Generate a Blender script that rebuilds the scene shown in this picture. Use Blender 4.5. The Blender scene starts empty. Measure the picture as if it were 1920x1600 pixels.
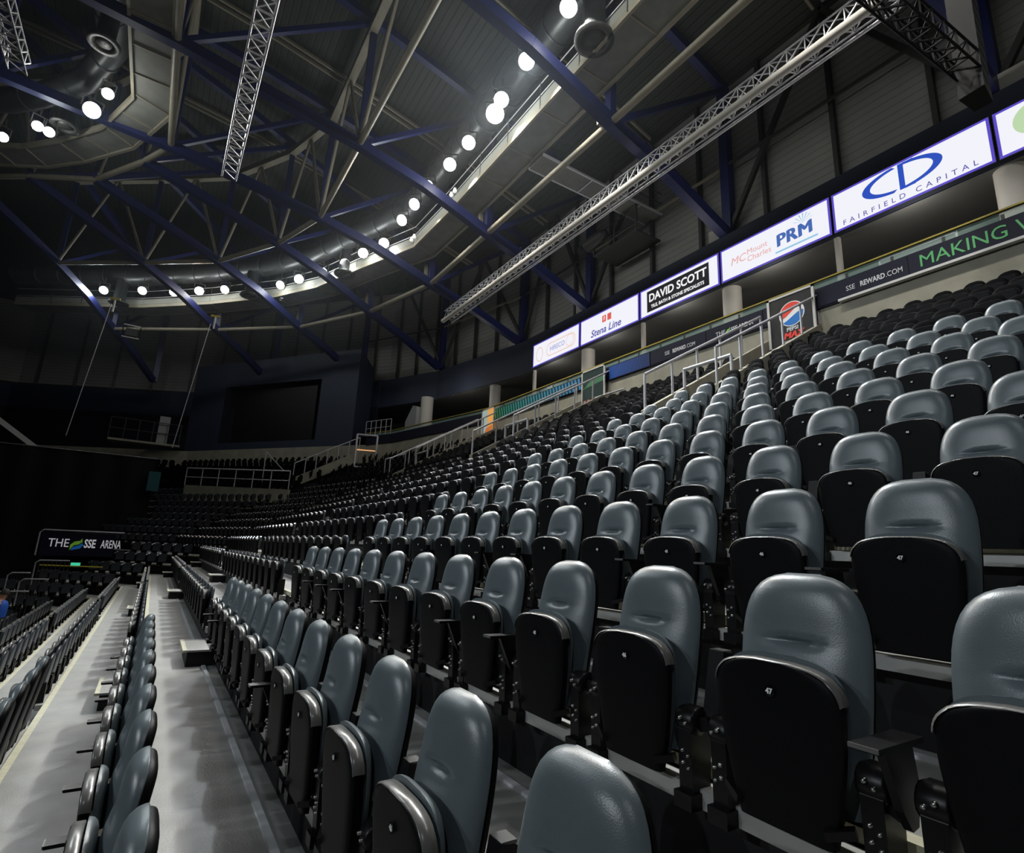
import bpy, math, random
from mathutils import Vector, Matrix
random.seed(7)
C = bpy.context.scene.collection
SC = bpy.context.scene
PI = math.pi
ZO = 3.6                      # eye height above the arena floor
# s runs along the rows (world Y), u runs up the slope (world X), z is measured from the eye
def V(s, u, z): return Vector((u, s, z + ZO))

# ------------------------------------------------------------------ camera
F_PX, YAW, PIT, ROL = 1029.85, 0.5599, 0.2256, -0.0435
cy, sy, cp, sp = math.cos(YAW), math.sin(YAW), math.cos(PIT), math.sin(PIT)
fw = Vector((cp*sy, cp*cy, sp)); rt = Vector((cy, -sy, 0)); up = Vector((-sp*sy, -sp*cy, cp))
cr, sr = math.cos(ROL), math.sin(ROL)
rt2 = rt*cr - up*sr; up2 = rt*sr + up*cr
cam_d = bpy.data.cameras.new('camera'); cam = bpy.data.objects.new('camera', cam_d); C.objects.link(cam)
m = Matrix.Identity(4)
for i in range(3): m[i][0], m[i][1], m[i][2] = rt2[i], up2[i], -fw[i]
m[0][3], m[1][3], m[2][3] = 0, 0, ZO
cam.matrix_world = m
cam_d.sensor_width = 36; cam_d.sensor_fit = 'HORIZONTAL'; cam_d.lens = F_PX/1920*36
cam_d.clip_start = .05; cam_d.clip_end = 400
SC.camera = cam

# ------------------------------------------------------------------ world, exposure
w = bpy.data.worlds.new('world'); SC.world = w; w.use_nodes = True
w.node_tree.nodes['Background'].inputs[0].default_value = (.30, .38, .60, 1)
w.node_tree.nodes['Background'].inputs[1].default_value = .012
SC.view_settings.view_transform = 'Standard'; SC.view_settings.look = 'None'
SC.view_settings.gamma = 1; SC.view_settings.use_curve_mapping = False
SC.view_settings.exposure = 0.0
SC.cycles.use_denoising = True
SC.cycles.max_bounces = 5; SC.cycles.diffuse_bounces = 3; SC.cycles.glossy_bounces = 3
SC.cycles.sample_clamp_indirect = 4

SPOT = {}
def spot_data(col, watts, size, blend=.5):
    k = (col, watts, size)
    if k not in SPOT:
        l = bpy.data.lights.new('floodlight_beam', 'SPOT'); l.energy = watts; l.color = col
        l.spot_size = math.radians(size); l.spot_blend = blend; l.shadow_soft_size = .22
        SPOT[k] = l
    return SPOT[k]
def aim(o, p, t):
    o.location = p; o.rotation_euler = (t - p).to_track_quat('-Z', 'Y').to_euler()
def flood(p, t, col, watts, size, blend=.5):
    o = bpy.data.objects.new('floodlight_beam', spot_data(col, watts, size, blend)); C.objects.link(o); aim(o, p, t)
    return o
# lamps of the same lighting rig that hang outside the picture, over the far side of the bowl and beside the camera
WHITE, COOL, WARM = (1, .97, .9), (.86, .94, 1), (1, .84, .68)
for ss, tt in ((2, 4), (9, 7), (16, 12)):
    flood(V(ss, -33, 15.5), V(tt, 3.5, .5), COOL, 6200, 34)
flood(V(-9, -9, 16.2), V(3.5, 4.0, .5), COOL, 1300, 50)
# concourse ceiling lights under the frieze
for ss in (-1, 5.6, 9.8, 13.8, 18, 22.3, 30):
    l = bpy.data.lights.new('concourse_light', 'POINT'); l.energy = 44; l.color = (1, .95, .87); l.shadow_soft_size = .3
    o = bpy.data.objects.new('concourse_light', l); C.objects.link(o); o.location = V(ss, 15.9 if ss < 28 else 14.2, 9.5)

# ------------------------------------------------------------------ materials
MATS = {}
def mat(name, col, rough=.5, metal=0, emis=None, estr=1, noise=0, nscale=20, bump=0, bscale=60, spec=.5, alpha=1, trans=0):
    if name in MATS: return MATS[name]
    m = bpy.data.materials.new(name); m.use_nodes = True; nt = m.node_tree
    b = nt.nodes['Principled BSDF']
    b.inputs['Base Color'].default_value = (*col, 1); b.inputs['Roughness'].default_value = rough
    b.inputs['Metallic'].default_value = metal; b.inputs['Specular IOR Level'].default_value = spec
    if emis: b.inputs['Emission Color'].default_value = (*emis, 1); b.inputs['Emission Strength'].default_value = estr
    if alpha < 1: b.inputs['Alpha'].default_value = alpha
    if trans: b.inputs['Transmission Weight'].default_value = trans
    tc = None
    if noise or bump: tc = nt.nodes.new('ShaderNodeTexCoord')
    if noise:
        n = nt.nodes.new('ShaderNodeTexNoise'); n.inputs['Scale'].default_value = nscale; n.inputs['Detail'].default_value = 5
        nt.links.new(tc.outputs['Object'], n.inputs['Vector'])
        r = nt.nodes.new('ShaderNodeMapRange'); r.inputs['From Min'].default_value = .3; r.inputs['From Max'].default_value = .7
        r.inputs['To Min'].default_value = 1 - noise; r.inputs['To Max'].default_value = 1 + noise
        nt.links.new(n.outputs['Fac'], r.inputs['Value'])
        mx = nt.nodes.new('ShaderNodeVectorMath'); mx.operation = 'SCALE'; mx.inputs[0].default_value = col
        nt.links.new(r.outputs['Result'], mx.inputs['Scale']); nt.links.new(mx.outputs[0], b.inputs['Base Color'])
    if bump:
        n2 = nt.nodes.new('ShaderNodeTexNoise'); n2.inputs['Scale'].default_value = bscale; n2.inputs['Detail'].default_value = 3
        nt.links.new(tc.outputs['Object'], n2.inputs['Vector'])
        bp = nt.nodes.new('ShaderNodeBump'); bp.inputs['Strength'].default_value = bump; bp.inputs['Distance'].default_value = .01
        nt.links.new(n2.outputs['Fac'], bp.inputs['Height']); nt.links.new(bp.outputs['Normal'], b.inputs['Normal'])
    MATS[name] = m
    return m
def ribbed(name, col, axis, pitch, depth, dark, rough=.6):
    """sheet metal with ribs across one axis (0 x, 1 y, 2 z)"""
    m = mat(name, col, rough); nt = m.node_tree; b = nt.nodes['Principled BSDF']
    tc = nt.nodes.new('ShaderNodeTexCoord'); sx = nt.nodes.new('ShaderNodeSeparateXYZ'); nt.links.new(tc.outputs['Object'], sx.inputs[0])
    mu = nt.nodes.new('ShaderNodeMath'); mu.operation = 'DIVIDE'; mu.inputs[1].default_value = pitch
    nt.links.new(sx.outputs[axis], mu.inputs[0])
    fr = nt.nodes.new('ShaderNodeMath'); fr.operation = 'FRACT'; nt.links.new(mu.outputs[0], fr.inputs[0])
    rp = nt.nodes.new('ShaderNodeValToRGB'); e = rp.color_ramp.elements
    e[0].position = 0; e[0].color = (dark, dark, dark, 1); e[1].position = .12; e[1].color = (1, 1, 1, 1)
    k = e.new(.85); k.color = (1, 1, 1, 1); k = e.new(1); k.color = (dark, dark, dark, 1)
    nt.links.new(fr.outputs[0], rp.inputs['Fac'])
    mx = nt.nodes.new('ShaderNodeMix'); mx.data_type = 'RGBA'; mx.blend_type = 'MULTIPLY'; mx.inputs['Factor'].default_value = 1
    mx.inputs[6].default_value = (*col, 1); nt.links.new(rp.outputs['Color'], mx.inputs[7]); nt.links.new(mx.outputs[2], b.inputs['Base Color'])
    bp = nt.nodes.new('ShaderNodeBump'); bp.inputs['Strength'].default_value = depth; bp.inputs['Distance'].default_value = .05
    nt.links.new(rp.outputs['Color'], bp.inputs['Height']); nt.links.new(bp.outputs['Normal'], b.inputs['Normal'])
    return m

VINYL = mat('grey_blue_vinyl', (.112, .138, .150), .33, spec=.6, noise=.06, nscale=9, bump=.08, bscale=300)
BLACKP = mat('black_moulded_plastic', (.0046, .0048, .0054), .46, spec=.10, bump=.12, bscale=500)
RIM = mat('lightened_plastic_edge', (.13, .128, .12), .26, noise=.1, nscale=14)  # pan plastic lightened to hold its overhead highlight; also used for armrest tips
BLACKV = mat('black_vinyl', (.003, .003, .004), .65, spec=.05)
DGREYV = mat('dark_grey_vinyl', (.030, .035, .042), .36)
BLACKM = mat('black_painted_steel', (.0045, .0045, .005), .38, spec=.3)
BRIGHT = mat('bright_bolt', (.45, .45, .43), .28, 1)
NUMW = mat('white_number_print', (.85, .85, .82), .5)
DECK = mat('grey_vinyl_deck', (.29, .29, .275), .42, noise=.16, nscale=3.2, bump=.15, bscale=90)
NOSE = mat('ribbed_nosing_strip', (.52, .50, .36), .45, noise=.12, nscale=20)
TRACK = mat('pale_aluminium_strip', (.62, .62, .63), .4, .1)
VOID = mat('black_riser_void', (.006, .006, .007), .8)
ALU = mat('brushed_aluminium_rail', (.42, .42, .40), .45, .35, noise=.12, nscale=6)
CONC = mat('painted_concrete', (.36, .34, .27), .85, noise=.14, nscale=1.7, bump=.3, bscale=14)
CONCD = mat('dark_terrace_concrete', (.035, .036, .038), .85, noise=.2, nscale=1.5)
STEEL = mat('galvanised_steel', (.60, .60, .63), .42, .3)
NAVYW = mat('navy_blue_panel', (.030, .040, .072), .6, noise=.08, nscale=.6)
NAVYD = mat('dark_navy_cladding', (.010, .013, .022), .65)
SCREENB = mat('unlit_black_screen', (.006, .006, .007), .5)
BLUE = mat('royal_blue_steel', (.012, .018, .105), .42, noise=.1, nscale=3)
TAN = mat('stone_coloured_steel', (.30, .27, .21), .5, noise=.08, nscale=3)
DARKST = mat('dark_grey_steel', (.04, .04, .038), .5)
DUCT = mat('grey_duct_metal', (.085, .09, .095), .38, .55, noise=.1, nscale=2)
GRATE = mat('grey_catwalk_sheet', (.20, .20, .185), .6, noise=.12, nscale=2)
SILVER = mat('mill_finish_aluminium', (.62, .62, .64), .35, .55)
WHITEC = mat('white_column_paint', (.66, .63, .58), .6)
CLAD = ribbed('corrugated_wall_cladding', (.33, .325, .305), 2, .28, .35, .68)
ROOF = ribbed('corrugated_roof_deck', (.040, .046, .040), 0, .30, .6, .5)
GLASSG = mat('green_tinted_glass', (.45, .62, .55), .08, spec=.6, alpha=.45)
YELLOW = mat('yellow_rail_cap', (.42, .33, .04), .45)
FASC = mat('navy_fascia_board', (.009, .010, .026), .6, spec=.25)
LEDGE = mat('white_ledge', (.72, .71, .68), .5)
SOFF = mat('grey_soffit_panel', (.20, .20, .19), .7, noise=.05, nscale=.8)
CURT = mat('black_drape', (.004, .004, .005), .95)
HOUS = mat('floodlight_casing', (.22, .22, .22), .4, .4)
def glow(name, col, s): return mat(name, (.02, .02, .02), .5, emis=col, estr=s)
LEDW = glow('lit_white_screen', (.93, .93, 1), .95)
LEDV = glow('violet_screen_halo', (.13, .09, .72), .75)  # colour fringe round the bright screens, painted as a glowing border
def ink(name, col, s=.9): return glow('screen_ink_'+name, col, s)

# ------------------------------------------------------------------ mesh builder
class MB:
    def __init__(self): self.v = []; self.f = []; self.mi = []; self.cur = 0; self.sm = []
    def add(self, vs, fs, smooth=False):
        n = len(self.v); self.v += [Vector(p) for p in vs]
        for f in fs: self.f.append([i+n for i in f]); self.mi.append(self.cur); self.sm.append(smooth)
        return self
    def box(self, a, b):
        x0, y0, z0 = a; x1, y1, z1 = b
        return self.add([(x0,y0,z0),(x1,y0,z0),(x1,y1,z0),(x0,y1,z0),(x0,y0,z1),(x1,y0,z1),(x1,y1,z1),(x0,y1,z1)],
            [(0,3,2,1),(4,5,6,7),(0,1,5,4),(1,2,6,5),(2,3,7,6),(3,0,4,7)])
    def beam(self, p, q, w, h=None, upv=(0,0,1)):
        h = h or w; p = Vector(p); q = Vector(q); d = (q-p).normalized(); upv = Vector(upv)
        if abs(d.dot(upv)) > .98: upv = Vector((0,1,0))
        r = d.cross(upv).normalized(); u = r.cross(d).normalized(); vs = []
        for e in (p, q):
            for a, b in ((-1,-1),(1,-1),(1,1),(-1,1)): vs.append(e + r*(a*w/2) + u*(b*h/2))
        return self.add(vs, [(3,2,1,0),(4,5,6,7),(0,1,5,4),(1,2,6,5),(2,3,7,6),(3,0,4,7)])
    def tube(self, pts, r, n=8, cap=True):
        pts = [Vector(p) for p in pts]; k = len(pts); vs = []; fs = []; prev = None
        for i, p in enumerate(pts):
            d = (pts[min(i+1,k-1)] - pts[max(i-1,0)]).normalized()
            if prev is None:
                a = Vector((0,0,1)) if abs(d.z) < .9 else Vector((1,0,0)); x = d.cross(a).normalized()
            else: x = (prev - d*prev.dot(d)).normalized()
            prev = x; y = d.cross(x)
            for j in range(n): t = 2*PI*j/n; vs.append(p + (x*math.cos(t) + y*math.sin(t))*r)
        for i in range(k-1):
            for j in range(n): fs.append((i*n+j, i*n+(j+1)%n, (i+1)*n+(j+1)%n, (i+1)*n+j))
        self.add(vs, fs, True)
        if cap: self.add([vs[j] for j in range(n)], [tuple(range(n))[::-1]]); self.add([vs[(k-1)*n+j] for j in range(n)], [tuple(range(n))])
        return self
    def lathe(self, c, prof, n=20, axis=(0,0,1)):
        ax = Vector(axis).normalized(); a = Vector((0,0,1)) if abs(ax.z) < .9 else Vector((1,0,0))
        x = ax.cross(a).normalized(); y = ax.cross(x); c = Vector(c); vs = []; fs = []
        for r, h in prof:
            for j in range(n): t = 2*PI*j/n; vs.append(c + ax*h + (x*math.cos(t)+y*math.sin(t))*r)
        for i in range(len(prof)-1):
            for j in range(n): fs.append((i*n+j, i*n+(j+1)%n, (i+1)*n+(j+1)%n, (i+1)*n+j))
        return self.add(vs, fs, True)
    def prism(self, poly, d):
        d = Vector(d); poly = [Vector(p) for p in poly]; n = len(poly)
        return self.add(poly + [p+d for p in poly], [tuple(range(n))[::-1], tuple(range(n, 2*n))] + [(i, (i+1)%n, n+(i+1)%n, n+i) for i in range(n)])
    def build(self, name, mats, parent=None, label=None):
        off = wloc(parent) if parent else Vector((0,0,0))
        me = bpy.data.meshes.new(name); me.from_pydata([p-off for p in self.v], [], self.f)
        for mm in (mats if isinstance(mats, (list, tuple)) else [mats]): me.materials.append(mm)
        me.polygons.foreach_set('material_index', self.mi); me.polygons.foreach_set('use_smooth', self.sm); me.update()
        o = bpy.data.objects.new(name, me); C.objects.link(o)
        if parent: o.parent = parent
        if label: o['label'] = label
        return o
def wloc(o):
    v = Vector((0,0,0))
    while o: v = v + o.location; o = o.parent
    return v
def thing(name, label, cat, loc, group=None):
    o = bpy.data.objects.new(name, None); o.empty_display_size = .1; C.objects.link(o); o.location = loc
    o['label'] = label; o['category'] = cat
    if group: o['group'] = group
    return o
def tag(o, label, cat, group=None):
    o['label'] = label; o['category'] = cat
    if group: o['group'] = group
    return o
def struct(o): o['kind'] = 'structure'; return o
ROT_U = Matrix(((0,0,-1),(-1,0,0),(0,1,0)))      # text that faces down the slope and reads towards the camera
def text(name, body, size, p, m, parent, align='LEFT', rot=ROT_U, shear=0, sx=1, bold=0, space=1):
    cu = bpy.data.curves.new(name, 'FONT'); cu.body = body; cu.size = size; cu.align_x = align; cu.align_y = 'CENTER'
    cu.extrude = .004; cu.shear = shear; cu.offset = bold; cu.space_character = space; cu.resolution_u = 3
    cu.materials.append(m); o = bpy.data.objects.new(name, cu); C.objects.link(o); o.parent = parent
    o.location = Vector(p) - wloc(parent); o.rotation_euler = rot.to_euler(); o.scale = (sx, 1, 1)
    return o
ORD = ['first','second','third','fourth','fifth','sixth','seventh','eighth','ninth','tenth','eleventh','twelfth','thirteenth','fourteenth',
 'fifteenth','sixteenth','seventeenth','eighteenth','nineteenth','twentieth']

# ------------------------------------------------------------------ row geometry (u and z of each seat number, from the eye)
DOT = {1:(.637,-.708),2:(1.461,-.334),3:(2.295,.041),4:(3.12,.442),5:(3.885,.843),6:(4.67,1.232),7:(5.496,1.64),8:(6.345,2.064),9:(7.24,2.495)}
for j in range(10, 17): DOT[j] = (7.24+.855*(j-9), 2.495+.445*(j-9))
NOS = {j: DOT[j][0]+.175 for j in DOT}; TZ = {j: DOT[j][1]-.30 for j in DOT}
for j, (nu, tz) in {0:(.085,-1.385), -1:(-.70,-1.755), -2:(-1.50,-2.12), -3:(-2.33,-2.485), -4:(-3.13,-2.85), -5:(-3.93,-3.21)}.items():
    NOS[j] = nu; TZ[j] = tz; DOT[j] = (nu-.175, tz+.30)
UF = 14.0                                       # fascia line at the head of the stand
FPATH = [(-10,UF),(24.8,UF),(34,12.1),(36.2,11.1),(49.7,1.2),(58,-12)]
def offset(path, d):
    out = []
    for i, p in enumerate(path):
        p = Vector(p); a = (p-Vector(path[i-1])).normalized() if i else None; b = (Vector(path[i+1])-p).normalized() if i < len(path)-1 else None
        na = Vector((a.y,-a.x)) if a else None; nb = Vector((b.y,-b.x)) if b else None
        if na is None: out.append(p+nb*d)
        elif nb is None: out.append(p+na*d)
        else:
            mm = (na+nb).normalized(); out.append(p + mm*(d/mm.dot(na)))
    return [(q.x, q.y) for q in out]
def hi_path(u): return offset(FPATH, UF-u)       # fixed bowl
CK = math.radians(-40); LB = [(-10,1.636),(25.4,1.636),(25.4+9*math.cos(CK),1.636+9*math.sin(CK))]
LOL = {2:3.6, 1:3.4, 0:3.3, -1:4.2, -2:4.8, -3:5.4, -4:6.0, -5:6.4}
def lo_path(u, j=None):
    q = offset(LB, 1.636-u)
    if j is not None: q[2] = (q[1][0]+LOL[j]*math.cos(CK), q[1][1]+LOL[j]*math.sin(CK))
    return q       # retractable bank with its canted corner unit

def sweep(prof, pathf, smooth=False):
    """prof: list of (u, z, material of the strip that starts here)"""
    mb = MB(); paths = [pathf(u) for u, z, k in prof]; n = len(paths[0])
    for i in range(len(prof)-1):
        mb.cur = prof[i][2]; vs = []
        for k in range(n): vs += [V(*paths[i][k], prof[i][1]), V(*paths[i+1][k], prof[i+1][1])]
        mb.add(vs, [(2*k, 2*k+2, 2*k+3, 2*k+1) for k in range(n-1)])
    return mb
# terraces: tread, nosing strip, riser void, one object per tier
for j in range(-5, 17):
    pf = (lambda u, j=j: lo_path(u, j)) if j <= 2 else hi_path
    u0, z = NOS[j], TZ[j]; u1 = NOS[j+1] if j < 16 else UF+.02
    if j == 2: u1 = NOS[3]
    zb = TZ[j-1] if j > -5 else -ZO
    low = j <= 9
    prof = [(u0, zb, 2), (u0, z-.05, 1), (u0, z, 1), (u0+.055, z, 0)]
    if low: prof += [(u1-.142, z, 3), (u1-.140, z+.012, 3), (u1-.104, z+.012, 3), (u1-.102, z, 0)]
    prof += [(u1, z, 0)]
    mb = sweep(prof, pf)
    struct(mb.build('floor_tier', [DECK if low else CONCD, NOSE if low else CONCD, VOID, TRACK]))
# filler between the canted bank and the fixed bowl
a = lo_path(NOS[3], 2); b = hi_path(NOS[3])
mb = MB(); mb.add([V(*a[1],TZ[2]-.01), V(*a[2],TZ[2]-.01), V(b[4][0],b[4][1],TZ[2]-.01), V(*b[3],TZ[2]-.01), V(*b[2],TZ[2]-.01), V(*b[1],TZ[2]-.01)], [(5,4,3,2,1,0)])
struct(mb.build('floor_infill', CONCD))
mb = MB(); mb.add([V(-12,-60,-ZO),V(80,-60,-ZO),V(80,24,-ZO),V(-12,24,-ZO)], [(3,2,1,0)]); struct(mb.build('floor', CONCD))
# aluminium seat beams
for j in range(-4, 17):
    pf = lo_path if j <= 2 else hi_path
    u = DOT[j][0]; z = DOT[j][1]
    for (s0, s1) in (((-1.4,7.3),(8.1,15.25),(16.1,23.3)) if j <= 2 else ((-1.4,7.3),(8.1,15.25),(16.1,23.0))):
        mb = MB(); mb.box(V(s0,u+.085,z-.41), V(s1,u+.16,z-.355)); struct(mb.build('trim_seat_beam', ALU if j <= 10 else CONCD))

# ------------------------------------------------------------------ seats
# local axes: x = towards the back, y = along the row, z up; origin .40 below the seat number
def pillow(outline, front, back, nt=12, mid=None):
    """closed cushion: outline = [(c, half width, width shift)]"""
    mb = MB(); rows = []
    ts = [-math.cos(PI*i/nt) for i in range(nt+1)]
    for face in (front, back):
        g = []
        for c, wd in outline: g.append([Vector((face(c, t, wd), wd*t, c)) for t in ts])
        rows.append(g)
    for k, g in enumerate(rows):
        n = len(ts); fs = []
        for i in range(len(g)-1):
            for q in range(nt):
                f = (i*n+q, i*n+q+1, (i+1)*n+q+1, (i+1)*n+q)
                fs.append(f[::-1] if k == 0 else f)
        mb.add([p for r in g for p in r], fs, True)
    for q in (0, nt):                               # close the sides
        vs = []
        for i in range(len(outline)): vs += [rows[0][i][q], rows[1][i][q]]
        mb.add(vs, [(2*i, 2*i+1, 2*i+3, 2*i+2) if q == 0 else (2*i, 2*i+2, 2*i+3, 2*i+1) for i in range(len(outline)-1)], True)
    for i in (0, len(outline)-1):
        vs = []
        for q in range(nt+1): vs += [rows[0][i][q], rows[1][i][q]]
        mb.add(vs, [(2*q, 2*q+2, 2*q+3, 2*q+1) if i == 0 else (2*q, 2*q+1, 2*q+3, 2*q+2) for q in range(nt)], True)
    return mb
ZS = .40
def back_outline(c0, c1, wtop, wbot, sh, p, extra=()):
    cs = set([c0 + (sh-c0)*i/8 for i in range(9)]) | set(extra)
    cs |= set([sh + (c1-sh)*math.sin(PI/2*i/12) for i in range(13)])
    out = []
    for c in sorted(set(round(c, 5) for c in cs)):
        if c > sh: wd = wtop*max(0.02, 1-((c-sh)/(c1-sh))**p)**(1/p)
        else: wd = wtop - (wtop-wbot)*((sh-c)/(sh-c0))**1.5
        out.append((c+ZS, wd))
    return out
def shift(mb): return mb
bo = back_outline(-.27, .310, .190, .172, .06, 3.0, (.098,.108,.114,.12,.126,.134,.15))
def bbase(c): return .112 + .090*(c-ZS+.28)/.585
def edge(t, p=4): return (max(0, 1-abs(t)**p))**.5
def topround(c, top=.310, r=.055):
    d = (top+ZS-c)/r
    return 1 if d >= 1 else math.sqrt(max(0, 1-(1-max(0,d))**2))
def bfront(c, t, wd):
    k = c - ZS; b = bbase(c) - .050*edge(t,3.2)*topround(c)
    b -= .016*(1-t*t)*math.exp(-((k-.03)/.085)**2) + .007*(1-t*t)*math.exp(-((k-.22)/.06)**2)
    y = wd*t
    b += .024*math.exp(-((k-.119)/.010)**2)*math.exp(-(y/.058)**4)
    return b
def bback(c, t, wd): return bbase(c) + .014*edge(t)*topround(c)
back_cushion = pillow(bo, bfront, bback, 16).build('backrest', VINYL)
bo2 = [(c, wd*1.012) for c, wd in back_outline(-.29, .300, .190, .168, .06, 3.0)]
back_shell = pillow(bo2, lambda c,t,w_: bbase(c)+.006, lambda c,t,w_: bbase(c)+.006+.036*edge(t,6)*topround(c,.300), 12).build('back_shell', BLACKP)
po = back_outline(-.335, .074, .180, .128, -.03, 3.0)
def pbase(c): return -.055*(c-ZS)+.004
pan_shell = pillow([(c, wd) for c, wd in po], lambda c,t,w_: pbase(c)+.012*(1-edge(t,10)), lambda c,t,w_: pbase(c)+.03, 14).build('seat_pan', BLACKP)
# edge band round the head of the pan, its highlight put in the colour
def rim_mesh(out, b0, b1, ex, cmin):
    L = [(c, -w_) for c, w_ in out if c-ZS > cmin] + [(c, w_) for c, w_ in reversed(out) if c-ZS > cmin]
    mb = MB(); vs = []
    for c, y in L:
        y2 = y + (ex if y > 0 else -ex); e = ex if abs(y) < .15 else ex*.5
        for bb, q in ((b0, -.004), (b0+.005, 0), (b1-.004, 0), (b1, -.005)):
            vs.append(Vector((pbase(c)+bb, y2+(q if y > 0 else -q)*1.0, c+e+q)))
    n = 4; fs = []
    for i in range(len(L)-1):
        for q in range(n-1): fs.append((i*n+q, (i+1)*n+q, (i+1)*n+q+1, i*n+q+1))
    mb.add(vs, fs, True); return mb
pan_rim = rim_mesh(po, .004, .046, .004, -.015).build('pan_edge', RIM)
co = [(c if c < .06+ZS else c, wd*.985) for c, wd in back_outline(-.30, .092, .180, .13, -.03, 3.0)]
pan_cushion = pillow(co, lambda c,t,w_: pbase(c)+.052, lambda c,t,w_: pbase(c)+.052+.035*edge(t,4)*topround(c,.092,.04), 12).build('seat_cushion', VINYL)
def stand_mb(side):
    y = .212*side; mb = MB()
    mb.prism([(.055,y-.026,.02),(.135,y-.026,.02),(.150,y-.026,.20),(.115,y-.026,.275),(.075,y-.026,.275),(.050,y-.026,.21)], (0,.052,0))
    mb.box((.035,y-.034,-.01),(.150,y+.034,.035))
    mb.lathe((.085,y-.034,.235), [(0,0),(.038,0),(.042,.008),(.042,.060),(.038,.068),(0,.068)], 14, (0,1,0))
    mb.beam((.05,y-.04*side,.12),(.02,y-.10*side,.10),.035,.02)
    mb.cur = 1
    for px, pz in ((.033,.245),(.043,.150),(.045,.115)):
        mb.lathe((px+.012,y-.008*side,pz),[(0,-.012),(.006,-.012),(.007,0)],6,(1,0,0)); mb.lathe((px+.012,y+.013*side,pz-.012),[(0,-.012),(.005,-.012),(.006,0)],6,(1,0,0))
    return mb
stand_l = stand_mb(1).build('stand', [BLACKM, BRIGHT]); stand_r = stand_mb(-1).build('stand', [BLACKM, BRIGHT])
def arm_down():
    mb = MB(); y = -.268
    mb.box((-.075,y-.032,.340),(.135,y+.032,.353))
    mb.cur = 1; mb.box((-.079,y-.032,.343),(-.075,y+.032,.353)); mb.cur = 0
    mb.prism([(-.01,y-.010,.34),(.125,y-.010,.34),(.145,y-.010,.24),(.12,y-.010,.16),(.09,y-.010,.155),(.055,y-.010,.20)], (0,.02,0))
    mb.beam((.09,y,.19),(.09,-.20,.22),.04,.04)
    return mb
def arm_up():
    mb = MB(); y = -.268
    mb.prism([(.10,y-.028,.22),(.165,y-.028,.24),(.195,y-.028,.44),(.15,y-.028,.45)], (0,.056,0))
    mb.cur = 1; mb.box((.150,y-.026,.444),(.194,y+.026,.452)); mb.cur = 0
    mb.beam((.11,y,.235),(.09,-.20,.22),.04,.04)
    return mb
ad = arm_down().build('armrest', [BLACKM, RIM]); au = arm_up().build('armrest', [BLACKM, RIM])
protos = [back_cushion, back_shell, pan_shell, pan_rim, pan_cushion, stand_l, stand_r]
plate = MB().lathe((-.0005,0,ZS),[(0,-.0010),(.014,-.0010),(.015,.001)],16,(-1,0,0)).build('number_disc', BLACKP)
numc = {}
def number_curve(n):
    if n not in numc:
        cu = bpy.data.curves.new('seat_number','FONT'); cu.body = str(n); cu.size = .019; cu.align_x = 'CENTER'; cu.align_y = 'CENTER'; cu.extrude = .0006; cu.offset = .0008; cu.resolution_u = 2
        cu.materials.append(NUMW); numc[n] = cu
    return numc[n]
ROT_N = ROT_U.to_euler()
used = set()
def copy_part(p, root):
    if p.name in used: o = p.copy(); C.objects.link(o)
    else: o = p; used.add(p.name)
    o.parent = root; return o
def rowname(j):
    return {0:'row just left of the walkway', -1:'first row below the walkway seats'}.get(j) or (ORD[j-1]+' row above the walkway' if j > 0 else ORD[-j-1]+' row below the walkway seats')
ARM_D = {(1,5),(1,10),(1,11),(2,0),(2,3),(2,4),(2,6),(2,8),(2,9),(2,10),(3,1),(3,2),(3,3),(3,5),(3,6),(3,8),(4,4),(5,2),(6,5)}
nA = 0
for j in range(-3, 11):
    kmin = {3:-2, 2:-1, 1:0, 0:0}.get(j, -1)
    for k in range(kmin, 12):
        s = .967 + .55*k
        u, z = DOT[j]
        if j >= 5 and s < .12*u + .2: continue
        short = rowname(j)
        r = thing('stadium_seat', 'grey padded seat, %s, %s seat from the stepped aisle' % (short, ORD[11-k]), 'seat', V(s, u, z-ZS), 'grey padded tip-up seats in the near block')
        for p in protos: copy_part(p, r)
        if j <= 0 or (j, k) in ARM_D: copy_part(ad, r)
        elif random.random() < .75: copy_part(au, r)
        if j > 0:
            pl = copy_part(plate, r)
            nb = bpy.data.objects.new('seat_number', number_curve(47-k)); C.objects.link(nb); nb.parent = pl; nb.location = (-.0035, 0, ZS); nb.rotation_euler = ROT_N
        nA += 1

# lower, plainer seats: second and third blocks, the head rows and the corner
def plain_seat(top, bm):
    o = back_outline(-.22, top, .205, .19, -.02, 2.6)[::2]
    if o[-1][0] < top+ZS-.001: o.append((top+ZS, .02))
    bk = pillow(o, lambda c,t,w_: .115+.08*(c-ZS)-.022*edge(t)*topround(c,top,.03), lambda c,t,w_: .115+.08*(c-ZS)+.02*edge(t)*topround(c,top,.03), 8).build('backrest', bm)
    pn = pillow(po[::2]+[po[-1]], lambda c,t,w_: pbase(c)+.012*(1-edge(t,10)), lambda c,t,w_: pbase(c)+.07*edge(t,6), 8).build('seat_pan', BLACKP)
    rm = rim_mesh(po, .004, .030, .004, -.05).build('pan_edge', RIM if bm is not BLACKV else DARKST)
    sd = MB(); sd.box((.06,-.235,-.01),(.14,-.19,.25)); sd.box((.06,.19,-.01),(.14,.235,.25)); sd.box((.09,-.2,.10),(.12,.2,.14))
    return [bk, pn, rm, sd.build('stand', BLACKM)]
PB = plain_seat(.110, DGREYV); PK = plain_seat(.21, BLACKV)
def plain_at(protos_, s, u, z, rz, label, group):
    r = thing('tip_up_seat', label, 'seat', V(s, u, z-ZS), group); r.rotation_euler = (0,0,rz)
    for p in protos_: copy_part(p, r)
mass = []
nB = 0; cand = []
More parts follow.
